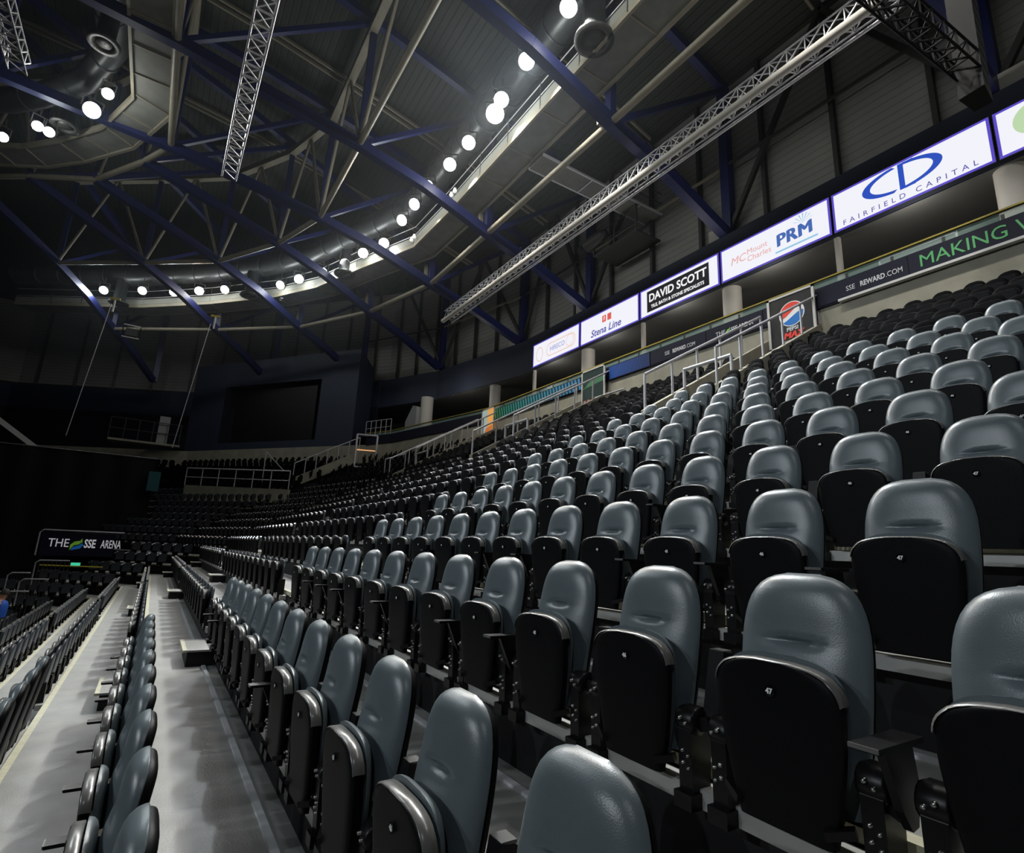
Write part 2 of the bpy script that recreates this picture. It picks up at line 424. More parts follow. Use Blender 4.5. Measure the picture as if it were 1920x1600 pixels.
for j in range(-5, 17):
    u, z = DOT[j]
    if j >= 11:
        for k in range(0, 12):
            s = .967+.55*k
            if s > .10*u: cand.append((s,u,z,0,j,0,12-k, math.hypot(s,u)))
    n2 = 13
    for k in range(n2):
        s = 8.42+.55*k
        if j >= 11 and s < 8.9: continue
        if j >= 13 and s > 15.1: continue
        cand.append((s,u,z,0,j,1,k+1,math.hypot(s,u)))
    for k in range(13):
        s = 16.42+.55*k
        if j >= 11 and (s < 17.1 or s > 23.2): continue
        cand.append((s,u,z,0,j,2,k+1,math.hypot(s,u)))
    pf = lo_path if j <= 2 else hi_path
    pts = pf(u); L = 0; k = 0
    for a, b in zip(pts[1:], pts[2:]):
        a = Vector(a); b = Vector(b); d = (b-a); ln = d.length; d.normalize(); t = .5
        while t < ln-.2:
            q = a+d*t; t += .55
            if j <= 2 and (q-Vector(pts[1])).length > LOL[j]-.3: break
            if j >= 3 and (q.x > 36.1 and q.y < -.3 and j < 12): break
            if j >= 3 and q.y < -6: break
            if j >= 11 and random.random() < .03: continue
            if j >= 3 and a == Vector(pts[2]) and 2.3 < t < 3.7: continue
            if j >= 10 and a == Vector(pts[2]) and q.y < 7.3: continue
            cand.append((q.x, q.y, z, math.atan2(-d.y, d.x)*-1, j, 3, 0, math.hypot(q.x,q.y)))
# the nearest 300 are seats of their own, the rest of the bowl is one mass
head = sorted([c for c in cand if c[5] == 0], key=lambda c: c[7])
ind = head + sorted([c for c in cand if c[5] == 1], key=lambda c: c[7])
ind = ind[:300]; iset = set(id(c) for c in ind)
for c in ind:
    s,u,z,rz,j,b,k,_ = c
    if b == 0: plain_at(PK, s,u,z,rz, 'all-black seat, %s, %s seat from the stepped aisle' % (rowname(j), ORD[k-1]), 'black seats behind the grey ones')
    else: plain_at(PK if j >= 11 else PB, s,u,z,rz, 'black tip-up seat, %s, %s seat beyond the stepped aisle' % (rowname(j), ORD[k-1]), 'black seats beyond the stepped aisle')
mb = MB()
SIL = [(-.13,-.33),(-.175,-.08),(-.18,0),(-.165,.045),(-.11,.07),(.11,.07),(.165,.045),(.18,0),(.175,-.08),(.13,-.33)]
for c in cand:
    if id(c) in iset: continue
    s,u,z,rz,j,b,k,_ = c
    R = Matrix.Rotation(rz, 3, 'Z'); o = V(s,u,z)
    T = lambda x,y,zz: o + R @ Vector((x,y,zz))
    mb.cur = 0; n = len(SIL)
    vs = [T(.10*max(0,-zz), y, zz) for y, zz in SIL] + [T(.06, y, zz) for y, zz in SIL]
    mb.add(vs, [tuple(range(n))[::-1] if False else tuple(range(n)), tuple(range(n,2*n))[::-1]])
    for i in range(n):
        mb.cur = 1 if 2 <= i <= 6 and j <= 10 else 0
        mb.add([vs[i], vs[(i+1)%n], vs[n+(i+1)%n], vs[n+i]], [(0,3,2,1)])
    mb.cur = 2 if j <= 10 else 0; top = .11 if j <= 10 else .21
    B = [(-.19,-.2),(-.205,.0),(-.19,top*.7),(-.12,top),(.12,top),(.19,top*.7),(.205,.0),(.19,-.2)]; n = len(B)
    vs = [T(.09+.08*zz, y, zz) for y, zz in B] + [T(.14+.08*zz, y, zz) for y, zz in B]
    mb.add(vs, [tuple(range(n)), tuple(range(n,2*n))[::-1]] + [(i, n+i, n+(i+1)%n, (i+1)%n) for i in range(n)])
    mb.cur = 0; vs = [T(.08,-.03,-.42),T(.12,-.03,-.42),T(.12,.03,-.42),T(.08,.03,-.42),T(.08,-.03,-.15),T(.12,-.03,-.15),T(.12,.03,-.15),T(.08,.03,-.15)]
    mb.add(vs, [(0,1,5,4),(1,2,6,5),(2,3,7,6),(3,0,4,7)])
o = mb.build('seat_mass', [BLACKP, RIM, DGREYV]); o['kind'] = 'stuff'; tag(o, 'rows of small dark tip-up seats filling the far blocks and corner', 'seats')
print('seats', nA, len(ind), len(cand)-len(ind))

# ------------------------------------------------------------------ aisle steps
def step_box(s0, s1, j, label):
    u1 = NOS[j+1]; z = TZ[j]; dz = (TZ[j+1]-z)*.47
    r = thing('aisle_step', label, 'step', V((s0+s1)/2, u1-.15, z), 'half-height steps in the aisles')
    mb = MB(); mb.box(V(s0+.03,u1-.30,z+.001), V(s1-.03,u1-.005,z+dz-.02)); mb.build('step_body', VOID, r)
    mb = MB(); mb.box(V(s0,u1-.34,z+dz-.02), V(s1,u1-.005,z+dz)); mb.cur = 1; mb.box(V(s0-.002,u1-.345,z+dz-.021), V(s1+.002,u1-.305,z+dz+.003)); mb.build('step_tread', [DECK, NOSE], r)
for ai, (s0, s1, rng) in enumerate(((7.36,8.16,range(-2,10)), (15.42,16.12,range(-2,10)), (23.6,24.3,range(-1,6)))):
    for j in rng:
        nm = ['nearest stepped aisle','second stepped aisle','third stepped aisle'][ai]
        step_box(s0, s1, j, 'low grey box step in the %s, %s' % (nm, 'on the walkway' if j == 0 else ('tier %s above the walkway' % ORD[j-1] if j > 0 else 'tier %s below the walkway' % ORD[-j-1])))

# ------------------------------------------------------------------ vomitories: side walls, rails, gates
def rail(pts_top, bases, r, label, name='handrail', matl=STEEL, mid=None, group=None):
    root = thing(name, label, 'handrail', Vector(bases[0]), group)
    MB().tube(pts_top, r, 8).build('top_rail', matl, root)
    for b, t in zip(bases, rail_pts(pts_top, len(bases)) if len(pts_top) != len(bases) else pts_top):
        MB().tube([b, t], r*.9, 6).build('post', matl, root)
    if mid:
        for m_ in mid: MB().tube(m_, r*.7, 6).build('mid_rail', matl, root)
    return root
def rail_pts(pts, n):
    a, b = Vector(pts[0]), Vector(pts[-1]); return [a+(b-a)*i/(n-1) for i in range(n)]
VOM = [(7.2,8.62),(15.3,16.85),(23.7,25.1)]; VN = ['nearest','second','third']
def cop(u): return 3.28 + (u-8.9)*.585          # coping height
for vi, (s0, s1) in enumerate(VOM):
    for si, s in enumerate((s0, s1)):
        ua = 9.6 if si == 0 else 8.9; ub = 13.95
        mb = MB(); mb.prism([V(s-.08,ua,cop(ua)-.9), V(s-.08,ub,cop(ub)-1.4), V(s-.08,ub,cop(ub)), V(s-.08,ua,cop(ua))], V(.16,0,0)-V(0,0,0))
        struct(mb.build('wall_stair_side', CONC))
        ue = 13.6 if si else 14.0
        n = 6; base = [V(s, ua+.05+(ue-ua-.05)*i/(n-1), cop(ua+.05+(ue-ua-.05)*i/(n-1))) for i in range(n)]
        rail([p+Vector((0,0,.83)) for p in base], base, .034, 'sloping tubular handrail on the %s wall of the %s stairway' % ('near' if si == 0 else 'far', VN[vi]))
    g0, g1 = s0+.05, s1-.05; uu = 10.25; zb = 3.75
    rail([V(g0,uu,4.52), V(g1,uu,4.52)], [V(g0,uu,zb), V(g1,uu,zb)], .044, 'two-legged grey hoop guard across the front of the %s stairway' % VN[vi], 'guard_rail')
rail([V(15.7,13.6,6.0), V(14.1,13.6,6.0)], [V(15.7,13.6,5.25), V(14.1,13.6,5.25)], .036, 'grey hoop rail at the head of the seats beside the framed glass panel', 'guard_rail')
# ------------------------------------------------------------------ head wall, fascia, glass balustrade
def strip(name, prof, pathf, mats): return sweep(prof, pathf).build(name, mats)
def bandpath(u): return hi_path(u)
struct(strip('wall_head', [(UF,5.0,0),(UF,6.68,0)], bandpath, CONC))
mb = sweep([(UF+.01,6.66,0),(UF-.06,6.66,0),(UF-.06,7.24,0),(UF+.15,7.24,0)], lambda u: [p for p in hi_path(u)][:4]); struct(mb.build('wall_fascia', FASC))
mb = sweep([(UF-.02,6.63,0),(UF-.16,6.63,0),(UF-.16,6.69,0),(UF-.02,6.69,0)], lambda u: [(-10,u),(6.6,u)]); struct(mb.build('trim_ledge', LEDGE))
gr = thing('glass_balustrade', 'green glass balustrade with yellow cap along the concourse edge', 'balustrade', V(10,UF,7.24))
sweep([(UF+.0,7.24,0),(UF+.0,7.45,0)], lambda u: hi_path(u)[:4]).build('glass_panel', GLASSG, gr)
sweep([(UF-.05,7.45,0),(UF-.05,7.49,0),(UF+.05,7.49,0),(UF+.05,7.45,0)], lambda u: hi_path(u)[:4]).build('cap_rail', YELLOW, gr)
for i in range(22):
    s = 2.2+1.05*i; mb = MB(); mb.box(V(s-.03,UF-.02,7.25), V(s+.03,UF-.005,7.38)); mb.build('glass_clamp', DARKST, gr)
# writing along the fascia
def fascia_sign(name, s0, s1, label, cat='banner'):
    r = thing(name, label, cat, V((s0+s1)/2, UF-.06, 6.7)); mb = MB(); mb.box(V(s0,UF-.075,6.70), V(s1,UF-.061,7.20)); mb.build('board', FASC, r); return r
IW = mat('white_print', (.75,.75,.78), .5); IG = mat('green_print', (.10,.42,.14), .5, emis=(.10,.42,.14), estr=.12)
LEAFG = mat('leaf_green_print', (.25,.55,.05), .5, emis=(.25,.55,.05), estr=.15); LEAFB = mat('leaf_blue_print', (.02,.18,.6), .5, emis=(.02,.18,.6), estr=.15)
def leaf(p, h, parent, rot=None):
    """two-part curved leaf mark; p = base corner in world, drawn in the plane of the board"""
    R = rot or ROT_U; ex = R @ Vector((1,0,0)); ey = R @ Vector((0,1,0)); nz = R @ Vector((0,0,1)); p = Vector(p)
    A = [(0,0),(.0,.45),(.25,.72),(.62,.8),(.72,1),(.78,.7),(.55,.5),(.22,.4)]; B = [(.08,.0),(.2,.3),(.55,.42),(.8,.62),(.86,.4),(.66,.15),(.35,.08)]
    for pts, m_ in ((A, LEAFG), (B, LEAFB)):
        MB().prism([p+ex*(x*h)+ey*(y*h)+nz*.004 for x, y in pts], nz*.004).build('leaf_mark', m_, parent)
r = fascia_sign('lettered_banner', 1.2, 5.0, 'navy fascia board with large green capital lettering')
text('lettering', 'MAKING WAVES', .42, V(4.80,UF-.08,6.95), IG, r)
r = fascia_sign('lettered_banner', 5.02, 7.1, 'navy fascia board with white web address above the grey seats')
text('lettering', 'SSE', .19, V(6.42,UF-.08,6.93), IW, r, sx=.82); text('lettering', 'REWARD', .19, V(6.08,UF-.08,6.93), IW, r, bold=.005, sx=.72); text('lettering', '.COM', .19, V(5.50,UF-.08,6.93), IW, r, sx=.78)
r = fascia_sign('lettered_banner', 8.75, 10.7, 'navy fascia board with white venue name and leaf mark, left of the round-logo poster')
text('lettering', 'THE', .19, V(10.36,UF-.08,6.95), IW, r); leaf(V(9.98,UF-.08,6.85), .2, r); text('lettering', 'SSE ARENA', .19, V(9.80,UF-.08,6.95), IW, r, bold=.004, sx=.8)
r = fascia_sign('lettered_banner', 10.75, 13.1, 'navy fascia board with small white web address above the second block')
text('lettering', 'SSE', .19, V(12.45,UF-.08,6.93), IW, r, sx=.82); text('lettering', 'REWARD', .19, V(12.11,UF-.08,6.93), IW, r, bold=.005, sx=.72); text('lettering', '.COM', .19, V(11.53,UF-.08,6.93), IW, r, sx=.78)
def striped(name, cols, s0, s1, label):
    r = thing('striped_banner', label, 'banner', V((s0+s1)/2,UF-.06,6.7)); n = len(cols)
    mb = MB(); mm = []
    N = 34
    for i in range(N):
        a = s0+(s1-s0)*i/N; b = s0+(s1-s0)*(i+.62)/N
        mb.cur = 0; q = (s1-s0)/N*.55
        mb.add([V(a,UF-.085,6.70),V(b,UF-.085,6.70),V(b+q,UF-.085,7.2),V(a+q,UF-.085,7.2)], [(0,1,2,3)])
    m_ = bpy.data.materials.new(name); m_.use_nodes = True; nt = m_.node_tree; bs = nt.nodes['Principled BSDF']
    tc = nt.nodes.new('ShaderNodeTexCoord'); sx = nt.nodes.new('ShaderNodeSeparateXYZ'); nt.links.new(tc.outputs['Object'], sx.inputs[0])
    mr = nt.nodes.new('ShaderNodeMapRange'); mr.inputs[1].default_value = (s0-s1)/2; mr.inputs[2].default_value = (s1-s0)/2; nt.links.new(sx.outputs[1], mr.inputs[0])
    rp = nt.nodes.new('ShaderNodeValToRGB'); rp.color_ramp.elements[0].color = (*cols[0],1); rp.color_ramp.elements[1].color = (*cols[1],1)
    nt.links.new(mr.outputs[0], rp.inputs[0]); nt.links.new(rp.outputs[0], bs.inputs['Base Color']); nt.links.new(rp.outputs[0], bs.inputs['Emission Color']); bs.inputs['Emission Strength'].default_value = .25
    bd = MB(); bd.box(V(s0,UF-.08,6.68), V(s1,UF-.061,7.22)); bd.build('board', FASC, r)
    mb.build('stripe_pattern', m_, r)
striped('blue_stripe_ink', ((.01,.03,.12),(.02,.10,.42)), 13.15, 15.25, 'navy fascia display with slanting dark blue stripes')
striped('green_stripe_ink', ((.03,.20,.42),(.02,.26,.10)), 16.95, 24.4, 'long fascia display with stripes fading from blue to green')
# posters hung over the stairway doors
def poster(s0, s1, name, label):
    r = thing(name, label, 'poster', V((s0+s1)/2, UF-.22, 5.8)); u = UF-.22; z0, z1 = 5.80, 7.34
    mb = MB()
    for a, b in ((V(s0,u-.02,z0),V(s0+.07,u+.03,z1)),(V(s1-.07,u-.02,z0),V(s1,u+.03,z1)),(V(s0,u-.02,z0),V(s1,u+.03,z0+.05)),(V(s0,u-.02,z1-.06),V(s1,u+.03,z1))): mb.box(a, b)
    mb.build('poster_frame', LEDGE, r)
    return r, u, z0, z1
def ellipse_pts(s, u, z, rs, rz, a0=0, a1=2*PI, n=32): return [V(s-rs*math.cos(a0+(a1-a0)*i/n), u, z+rz*math.sin(a0+(a1-a0)*i/n)) for i in range(n+1)]
FAC = Vector((-1,0,0))
def flat(name, pts, m_, parent, d=.003): return MB().prism(pts, FAC*d).build(name, m_, parent)
def wave_half(s, u, z, R, y0, y1, top):
    """part of a disc above / below an S-curve; y0 on the left, y1 on the right"""
    pts = []; n = 28
    for i in range(n+1):
        x = -R + 2*R*i/n; c = math.sqrt(max(0, R*R-x*x)); t = (x+R)/(2*R)
        yy = y0+(y1-y0)*(t*t*(3-2*t)); yy = max(-c, min(c, yy)); pts.append((x, yy, c))
    edge_ = [(x, c if top else -c) for x, yy, c in pts]; curve_ = [(x, yy) for x, yy, c in reversed(pts)]
    return [V(s-x, u, z+y) for x, y in edge_+curve_]
r, u, z0, z1 = poster(7.15, 8.5, 'framed_poster', 'black poster with red, white and blue disc behind the handrail')
mb = MB(); mb.box(V(7.2,u,z0+.04), V(8.45,u+.02,z1-.05)); mb.build('poster_sheet', mat('black_poster_sheet',(.02,.018,.018),.4,noise=.3,nscale=5), r)
flat('disc_white', ellipse_pts(7.80,u-.001,6.72,.36,.36)[:-1], mat('poster_white',(.85,.85,.85),.5,emis=(.85,.85,.85),estr=.12), r)
flat('disc_red', wave_half(7.80,u-.005,6.72,.335,-.10,.22,True), mat('poster_red',(.75,.05,.03),.5,emis=(.75,.05,.03),estr=.15), r)
flat('disc_blue', wave_half(7.80,u-.005,6.72,.335,-.22,.03,False), mat('poster_blue',(.01,.17,.55),.5,emis=(.01,.17,.55),estr=.15), r)
text('lettering','PEPSI',.15,V(7.80,u-.006,6.28),IW,r,'CENTER',bold=.005); [text('lettering','MAX',.26,V(7.80-.010*q,u-.006-.001*q,6.10),MATS['poster_red'],r,'CENTER',shear=.2) for q in range(4)]; text('lettering','MAXIMUM TASTE',.065,V(7.80,u-.006,5.95),IW,r,'CENTER')
r, u, z0, z1 = poster(15.35, 16.75, 'framed_glass', 'white framed glass panel with green reflections above the second stairway')
mb = MB(); mb.box(V(15.4,u,z0+.3), V(16.7,u+.02,z1-.05)); mb.build('glass_sheet', mat('dark_teal_glass',(.05,.075,.07),.12), r)
mb = MB(); mb.prism([V(16.7,u-.004,6.55),V(15.42,u-.004,6.70),V(15.42,u-.004,6.90),V(16.2,u-.004,6.85)], FAC*.003); mb.build('green_reflection', mat('green_reflection_paint',(.06,.20,.10),.3), r)  # reflection in the glass drawn as a flat green strip
mb = MB(); [mb.box(V(15.5+.24*i,u-.006,5.98),V(15.66+.24*i,u-.002,6.08)) for i in range(5)]; mb.build('pink_notices', mat('pink_notice',(.6,.3,.3),.6), r)
r, u, z0, z1 = poster(23.75, 25.05, 'framed_poster', 'pale blue and orange poster above the third stairway')
mb = MB(); mb.box(V(24.45,u,z0+.02), V(25.0,u+.02,z1-.05)); mb.build('pale_half', glow('pale_blue_print',(.50,.66,.62),.55), r)
mb = MB(); mb.box(V(23.82,u,z0+.02), V(24.45,u+.02,z1-.05)); mb.build('orange_half', glow('orange_print',(.9,.42,.10),.75), r)
flat('orange_figure',[V(24.9,u-.003,5.85),V(23.9,u-.003,5.9),V(23.9,u-.003,6.4),V(24.5,u-.003,6.3)], glow('deep_orange_print',(.85,.22,.05),.6), r)

# ------------------------------------------------------------------ concourse and frieze
WPATH = [(-10,16.45),(25.4,16.45),(33.6,14.8),(38.5,12.5),(52.5,1.5),(60,-12),(62,-45)]
def wpath(d): return lambda u: offset(WPATH, 16.45-u)
W = wpath(0)
struct(sweep([(16.45,10.02,0),(16.45,12.06,0),(17.3,12.06,0)], W).build('wall_frieze', NAVYW))
struct(sweep([(21.5,10.0,0),(16.46,10.0,0)], W).build('ceiling_soffit', SOFF))
struct(sweep([(UF+.0,7.2,0),(21.5,7.2,0)], lambda u: [(-10,u),(25,u),(34,u-1.9),(38,u-4),(54,u-14)]).build('floor_concourse', CONCD))
struct(sweep([(21.4,7.0,0),(21.4,10.1,0)], W).build('wall_concourse', mat('grey_concourse_wall',(.15,.155,.155),.8)))
struct(sweep([(17.25,12.0,0),(17.25,19.5,0)], W).build('wall_right', CLAD))
struct(sweep([(17.15,12.05,0),(17.15,12.35,0)], W).build('trim_wall_base', DARKST))
# back of the bowl under the frieze, past the corner
struct(sweep([(16.4,6.6,0),(16.4,10.05,0)], lambda u: offset(WPATH,16.45-u)[3:]).build('wall_far', NAVYD))
for i, s in enumerate((3.62, 11.75, 20.0, 28.2)):
    u = 16.5 if i < 3 else 16.0
    r = thing('round_column', 'round white column under the screens, %s along from the picture edge' % ORD[i], 'column', V(s,u+.35,7.2), 'round white concourse columns')
    MB().lathe(V(s,u+.35,7.2),[(.34,0),(.34,2.8)],24).build('shaft', WHITEC, r); MB().lathe(V(s,u+.35,7.2),[(.36,0),(.36,.12),(.34,.13)],24).build('column_base', WHITEC, r)
r = thing('round_column', 'round white column near the dark corner housing', 'column', V(33.6,14.2,7.2), 'round white concourse columns')
MB().lathe(V(33.6,14.2,7.2),[(.42,0),(.42,2.8)],24).build('shaft', WHITEC, r)
for i, s in enumerate((7.72, 15.95, 24.2)):
    o = MB().box(V(s-.07,16.45,7.2), V(s+.07,16.6,10.0)).build('square_post', WHITEC); tag(o, 'slim white post under the screens, %s along from the picture edge' % ORD[i], 'post')
for i, (s, u) in enumerate(((3.2,16.85),(12.2,16.85),(20.45,16.85),(26.4,16.5),(34.0,15.0))):
    o = MB().box(V(s-.28,u-.25,12.06), V(s+.28,u+.25,12.65)).build('bearing_block', WHITEC); tag(o, 'pale square bearing block on the frieze at roof truss foot, %s from the right' % ORD[i], 'block')
for i, (s, t) in enumerate(((4.4,6.1),)):
    r = thing('glass_screen', 'clear glass screen standing behind the balustrade', 'screen', V(5,15.2,7.2))
    mb = MB(); mb.box(V(4.4,15.2,7.2),V(6.1,15.22,8.0)); mb.build('pane', mat('clear_glass',(.6,.65,.65),.1,alpha=.25), r)
    mb = MB(); mb.box(V(4.4,15.18,8.0),V(6.1,15.24,8.03)); mb.box(V(4.38,15.18,7.2),V(4.42,15.24,8.03)); mb.box(V(6.08,15.18,7.2),V(6.12,15.24,8.03)); mb.build('frame', STEEL, r)

# ------------------------------------------------------------------ advertising screens
US = 16.36
def screen(s_left, s_right, label):
    r = thing('advertising_screen', label, 'screen', V((s_left+s_right)/2, US, 10.08), 'lit advertising screens along the frieze')
    z0, z1 = 10.08, 11.44
    mb = MB(); mb.box(V(s_right,US,z0), V(s_left,US+.1,z1)); mb.build('casing', DARKST, r)
    e = .085; mb = MB(); mb.box(V(s_right+.02,US-.006,z0+.02), V(s_left-.02,US-.001,z1-.02)); mb.build('halo_border', LEDV, r)
    mb = MB(); mb.box(V(s_right+e,US-.012,z0+e), V(s_left-e,US-.0065,z1-e)); mb.build('lit_panel', LEDW, r)
    return r
PU = US-.013
inkB = ink('blue',(.02,.08,.55)); inkL = ink('lilac',(.42,.42,.75)); inkR = ink('red',(.80,.12,.10)); inkP = ink('pink',(.86,.45,.42)); inkK = glow('screen_ink_black',(.008,.008,.012),1); inkO = ink('orange',(.95,.62,.50)); inkC = ink('sky',(.30,.62,.85)); inkN = ink('navy',(.10,.10,.42)); inkW = ink('white',(1,1,1)); inkGr = ink('green',(.55,.75,.45))
def ring(s, z, rs, rz, th, m_, r, a0=0, a1=2*PI):
    n = 32; vs = []
    for i in range(n+1):
        t = a0+(a1-a0)*i/n
        vs += [V(s-rs*math.cos(t),PU,z+rz*math.sin(t)), V(s-(rs-th)*math.cos(t),PU,z+(rz-th)*math.sin(t))]
    MB().add(vs, [(2*i,2*i+1,2*i+3,2*i+2) for i in range(n)]).build('ring_mark', m_, r)
def roundrect(s0, s1, z0, z1, rad, th, m_, r):
    def pts(e):
        o = []
        for cx, cz, a in ((s1+rad,z1-rad,0),(s0-rad,z1-rad,PI/2),(s0-rad,z0+rad,PI),(s1+rad,z0+rad,1.5*PI)):
            for i in range(7): t = a+PI/2*i/6; o.append(V(cx-(rad-e)*math.cos(t),PU,cz+(rad-e)*math.sin(t)))
        return o
    A, B = pts(0), pts(th); n = len(A)
    MB().add(A+B, [(i,(i+1)%n,n+(i+1)%n,n+i) for i in range(n)]).build('outline_mark', m_, r)
# s_left is the far end
r = screen(24.2, 20.1, 'lit white screen with faint orange outlines, farthest of the row')
ring(23.55,10.72,.32,.42,.05,inkO,r); roundrect(22.9,20.45,10.36,11.10,.32,.05,inkO,r); ring(20.9,10.75,.30,.32,.03,inkO,r)
text('lettering','HIRECO',.38,V(22.6,PU,10.73),inkL,r,sx=.95,bold=.004)
r = screen(20.06, 16.02, 'lit white screen with red square mark over blue slanted name')
for a in (18.42, 18.06):
    flat('red_square',[V(a,PU,10.82),V(a-.26,PU,10.82),V(a-.26,PU,11.15),V(a,PU,11.15)],inkR,r)
flat('white_slash',[V(18.33,PU-.004,10.9),V(18.28,PU-.004,10.9),V(18.24,PU-.004,11.1),V(18.3,PU-.004,11.1)],inkW,r)
text('lettering','Stena Line',.50,V(19.25,PU,10.45),inkN,r,shear=.25,bold=.008)
r = screen(15.98, 11.88, 'lit white screen showing a black panel with white capital lettering')
flat('black_panel',[V(15.55,PU,10.28),V(12.35,PU,10.28),V(12.35,PU,11.24),V(15.55,PU,11.24)],inkK,r)
text('lettering','DAVID SCOTT',.50,V(13.95,PU-.005,10.88),inkW,r,'CENTER',bold=.012,sx=.92); text('lettering','TILE, BATH & STONE SPECIALISTS',.20,V(13.95,PU-.005,10.48),inkW,r,'CENTER',bold=.004,sx=.92)
r = screen(11.84, 7.76, 'lit white screen with faint red name beside heavy blue capitals')
text('lettering','MC',.42,V(11.40,PU,10.74),inkP,r,shear=.2); text('lettering','Mount',.30,V(10.72,PU,10.86),inkP,r); text('lettering','Charles',.30,V(10.72,PU,10.58),inkP,r)
[text('lettering','PRM',.64,V(9.62-.02*q,PU-.001*q,10.71+.006*q),ink('mid_blue',(.06,.15,.48)),r,space=1.06) for q in range(4)]; flat('underline',[V(9.65,PU,10.30),V(8.2,PU,10.30),V(8.2,PU,10.36),V(9.65,PU,10.36)],inkC,r)
for i in range(7):
    t = .3+i*.4; flat('burst_mark',[V(8.65,PU,10.98),V(8.65-.34*math.cos(t)+.02,PU,10.98+.34*math.sin(t)),V(8.65-.34*math.cos(t)-.02,PU,10.98+.34*math.sin(t))],inkC,r)
r = screen(7.72, 3.72, 'lit white screen with large blue oval initials over spaced capitals')
def crescent(s, z, R1, R2, ox, oz, a0, a1, m_):
    n = 30; vs = []
    for i in range(n+1):
        t = a0+(a1-a0)*i/n
        vs += [V(s-R1[0]*math.cos(t),PU,z+R1[1]*math.sin(t)), V(s-ox-R2[0]*math.cos(t),PU,z+oz+R2[1]*math.sin(t))]
    MB().add(vs, [(2*i,2*i+1,2*i+3,2*i+2) for i in range(n)]).build('oval_mark', m_, r)
cs, cz = 5.80, 10.93
crescent(cs,cz,(1.02,.42),(.86,.345),.06,0,PI*.56,PI*1.44,inkB)
crescent(cs,cz,(1.02,.42),(.86,.345),-.06,0,-PI*.47,PI*.47,inkB)
flat('stem_mark',[V(5.84,PU,10.52),V(5.70,PU,10.52),V(5.70,PU,11.34),V(5.84,PU,11.34)],inkB,r)
flat('bar_mark',[V(5.84,PU,10.52),V(5.45,PU,10.52),V(5.45,PU,10.585),V(5.84,PU,10.585)],inkB,r); flat('bar_mark',[V(5.84,PU,11.275),V(5.45,PU,11.275),V(5.45,PU,11.34),V(5.84,PU,11.34)],inkB,r)
text('lettering','FAIRFIELD CAPITAL',.23,V(5.75,PU,10.30),inkN,r,'CENTER',space=1.75)
r = screen(3.68, -.4, 'lit white screen cut by the right picture edge, with green and violet round mark')
ring(2.9,10.85,.42,.42,.30,inkGr,r); ring(2.72,10.70,.26,.26,.14,ink('violet',(.25,.18,.6)),r)

# ------------------------------------------------------------------ corner housing with its unlit screen
A = Vector((36.2,11.1)); B = Vector((49.7,1.2)); d = (B-A).normalized(); nn = Vector((d.y,-d.x)); 
if nn.dot(A) > 0: nn = -nn
back = -nn
def Q(t, o, z): p = A + d*t + back*o; return V(p.x, p.y, z)
r = thing('scoreboard_housing', 'large dark navy corner housing with a recessed unlit screen', 'housing', Q(8,0,6.7))
t0, t1, b0, b1, z0, z1 = 4.4, 13.7, 7.2, 11.7, 6.68, 13.7
mb = MB()
L = 17.2; ts = 1.2
def quad(a, b, c, e): mb.add([a,b,c,e], [(0,1,2,3)])
quad(Q(ts,0,z0),Q(L,0,z0),Q(L,0,b0),Q(ts,0,b0)); quad(Q(ts,0,b1),Q(L,0,b1),Q(L,0,z1),Q(ts,0,z1)); quad(Q(ts,0,b0),Q(t0,0,b0),Q(t0,0,b1),Q(ts,0,b1)); quad(Q(t1,0,b0),Q(L,0,b0),Q(L,0,b1),Q(t1,0,b1))
quad(Q(ts,0,z0),Q(ts,1.7,z0),Q(ts,1.7,z1-1),Q(ts,0,z1)); quad(Q(L,0,z0),Q(L,1.7,z0),Q(L,1.7,z1),Q(L,0,z1)); quad(Q(ts,0,z1),Q(L,0,z1),Q(L,1.7,z1),Q(ts,1.7,z1-1)); quad(Q(ts,1.7,z0),Q(L,1.7,z0),Q(L,1.7,z1),Q(ts,1.7,z1-1))
mb.build('casing', NAVYW, r)
mb = MB(); quad(Q(t0,.7,b0),Q(t1,.7,b0),Q(t1,.7,b1),Q(t0,.7,b1)); quad(Q(t0,0,b0),Q(t0,.7,b0),Q(t0,.7,b1),Q(t0,0,b1)); quad(Q(t1,0,b0),Q(t1,.7,b0),Q(t1,.7,b1),Q(t1,0,b1)); quad(Q(t0,0,b0),Q(t1,0,b0),Q(t1,.7,b0),Q(t0,.7,b0)); quad(Q(t0,0,b1),Q(t1,0,b1),Q(t1,.7,b1),Q(t0,.7,b1))
mb.build('recess', NAVYD, r)
mb = MB(); mb.add([Q(t0+.7,.45,b0+.1),Q(t1-.8,.45,b0+.1),Q(t1-.8,.45,b1-.3),Q(t0+.7,.45,b1-.3),Q(t0+.7,.69,b0+.1),Q(t1-.8,.69,b0+.1),Q(t1-.8,.69,b1-.3),Q(t0+.7,.69,b1-.3)],[(0,1,2,3),(0,4,5,1),(1,5,6,2),(2,6,7,3),(3,7,4,0)]); mb.build('screen', SCREENB, r)

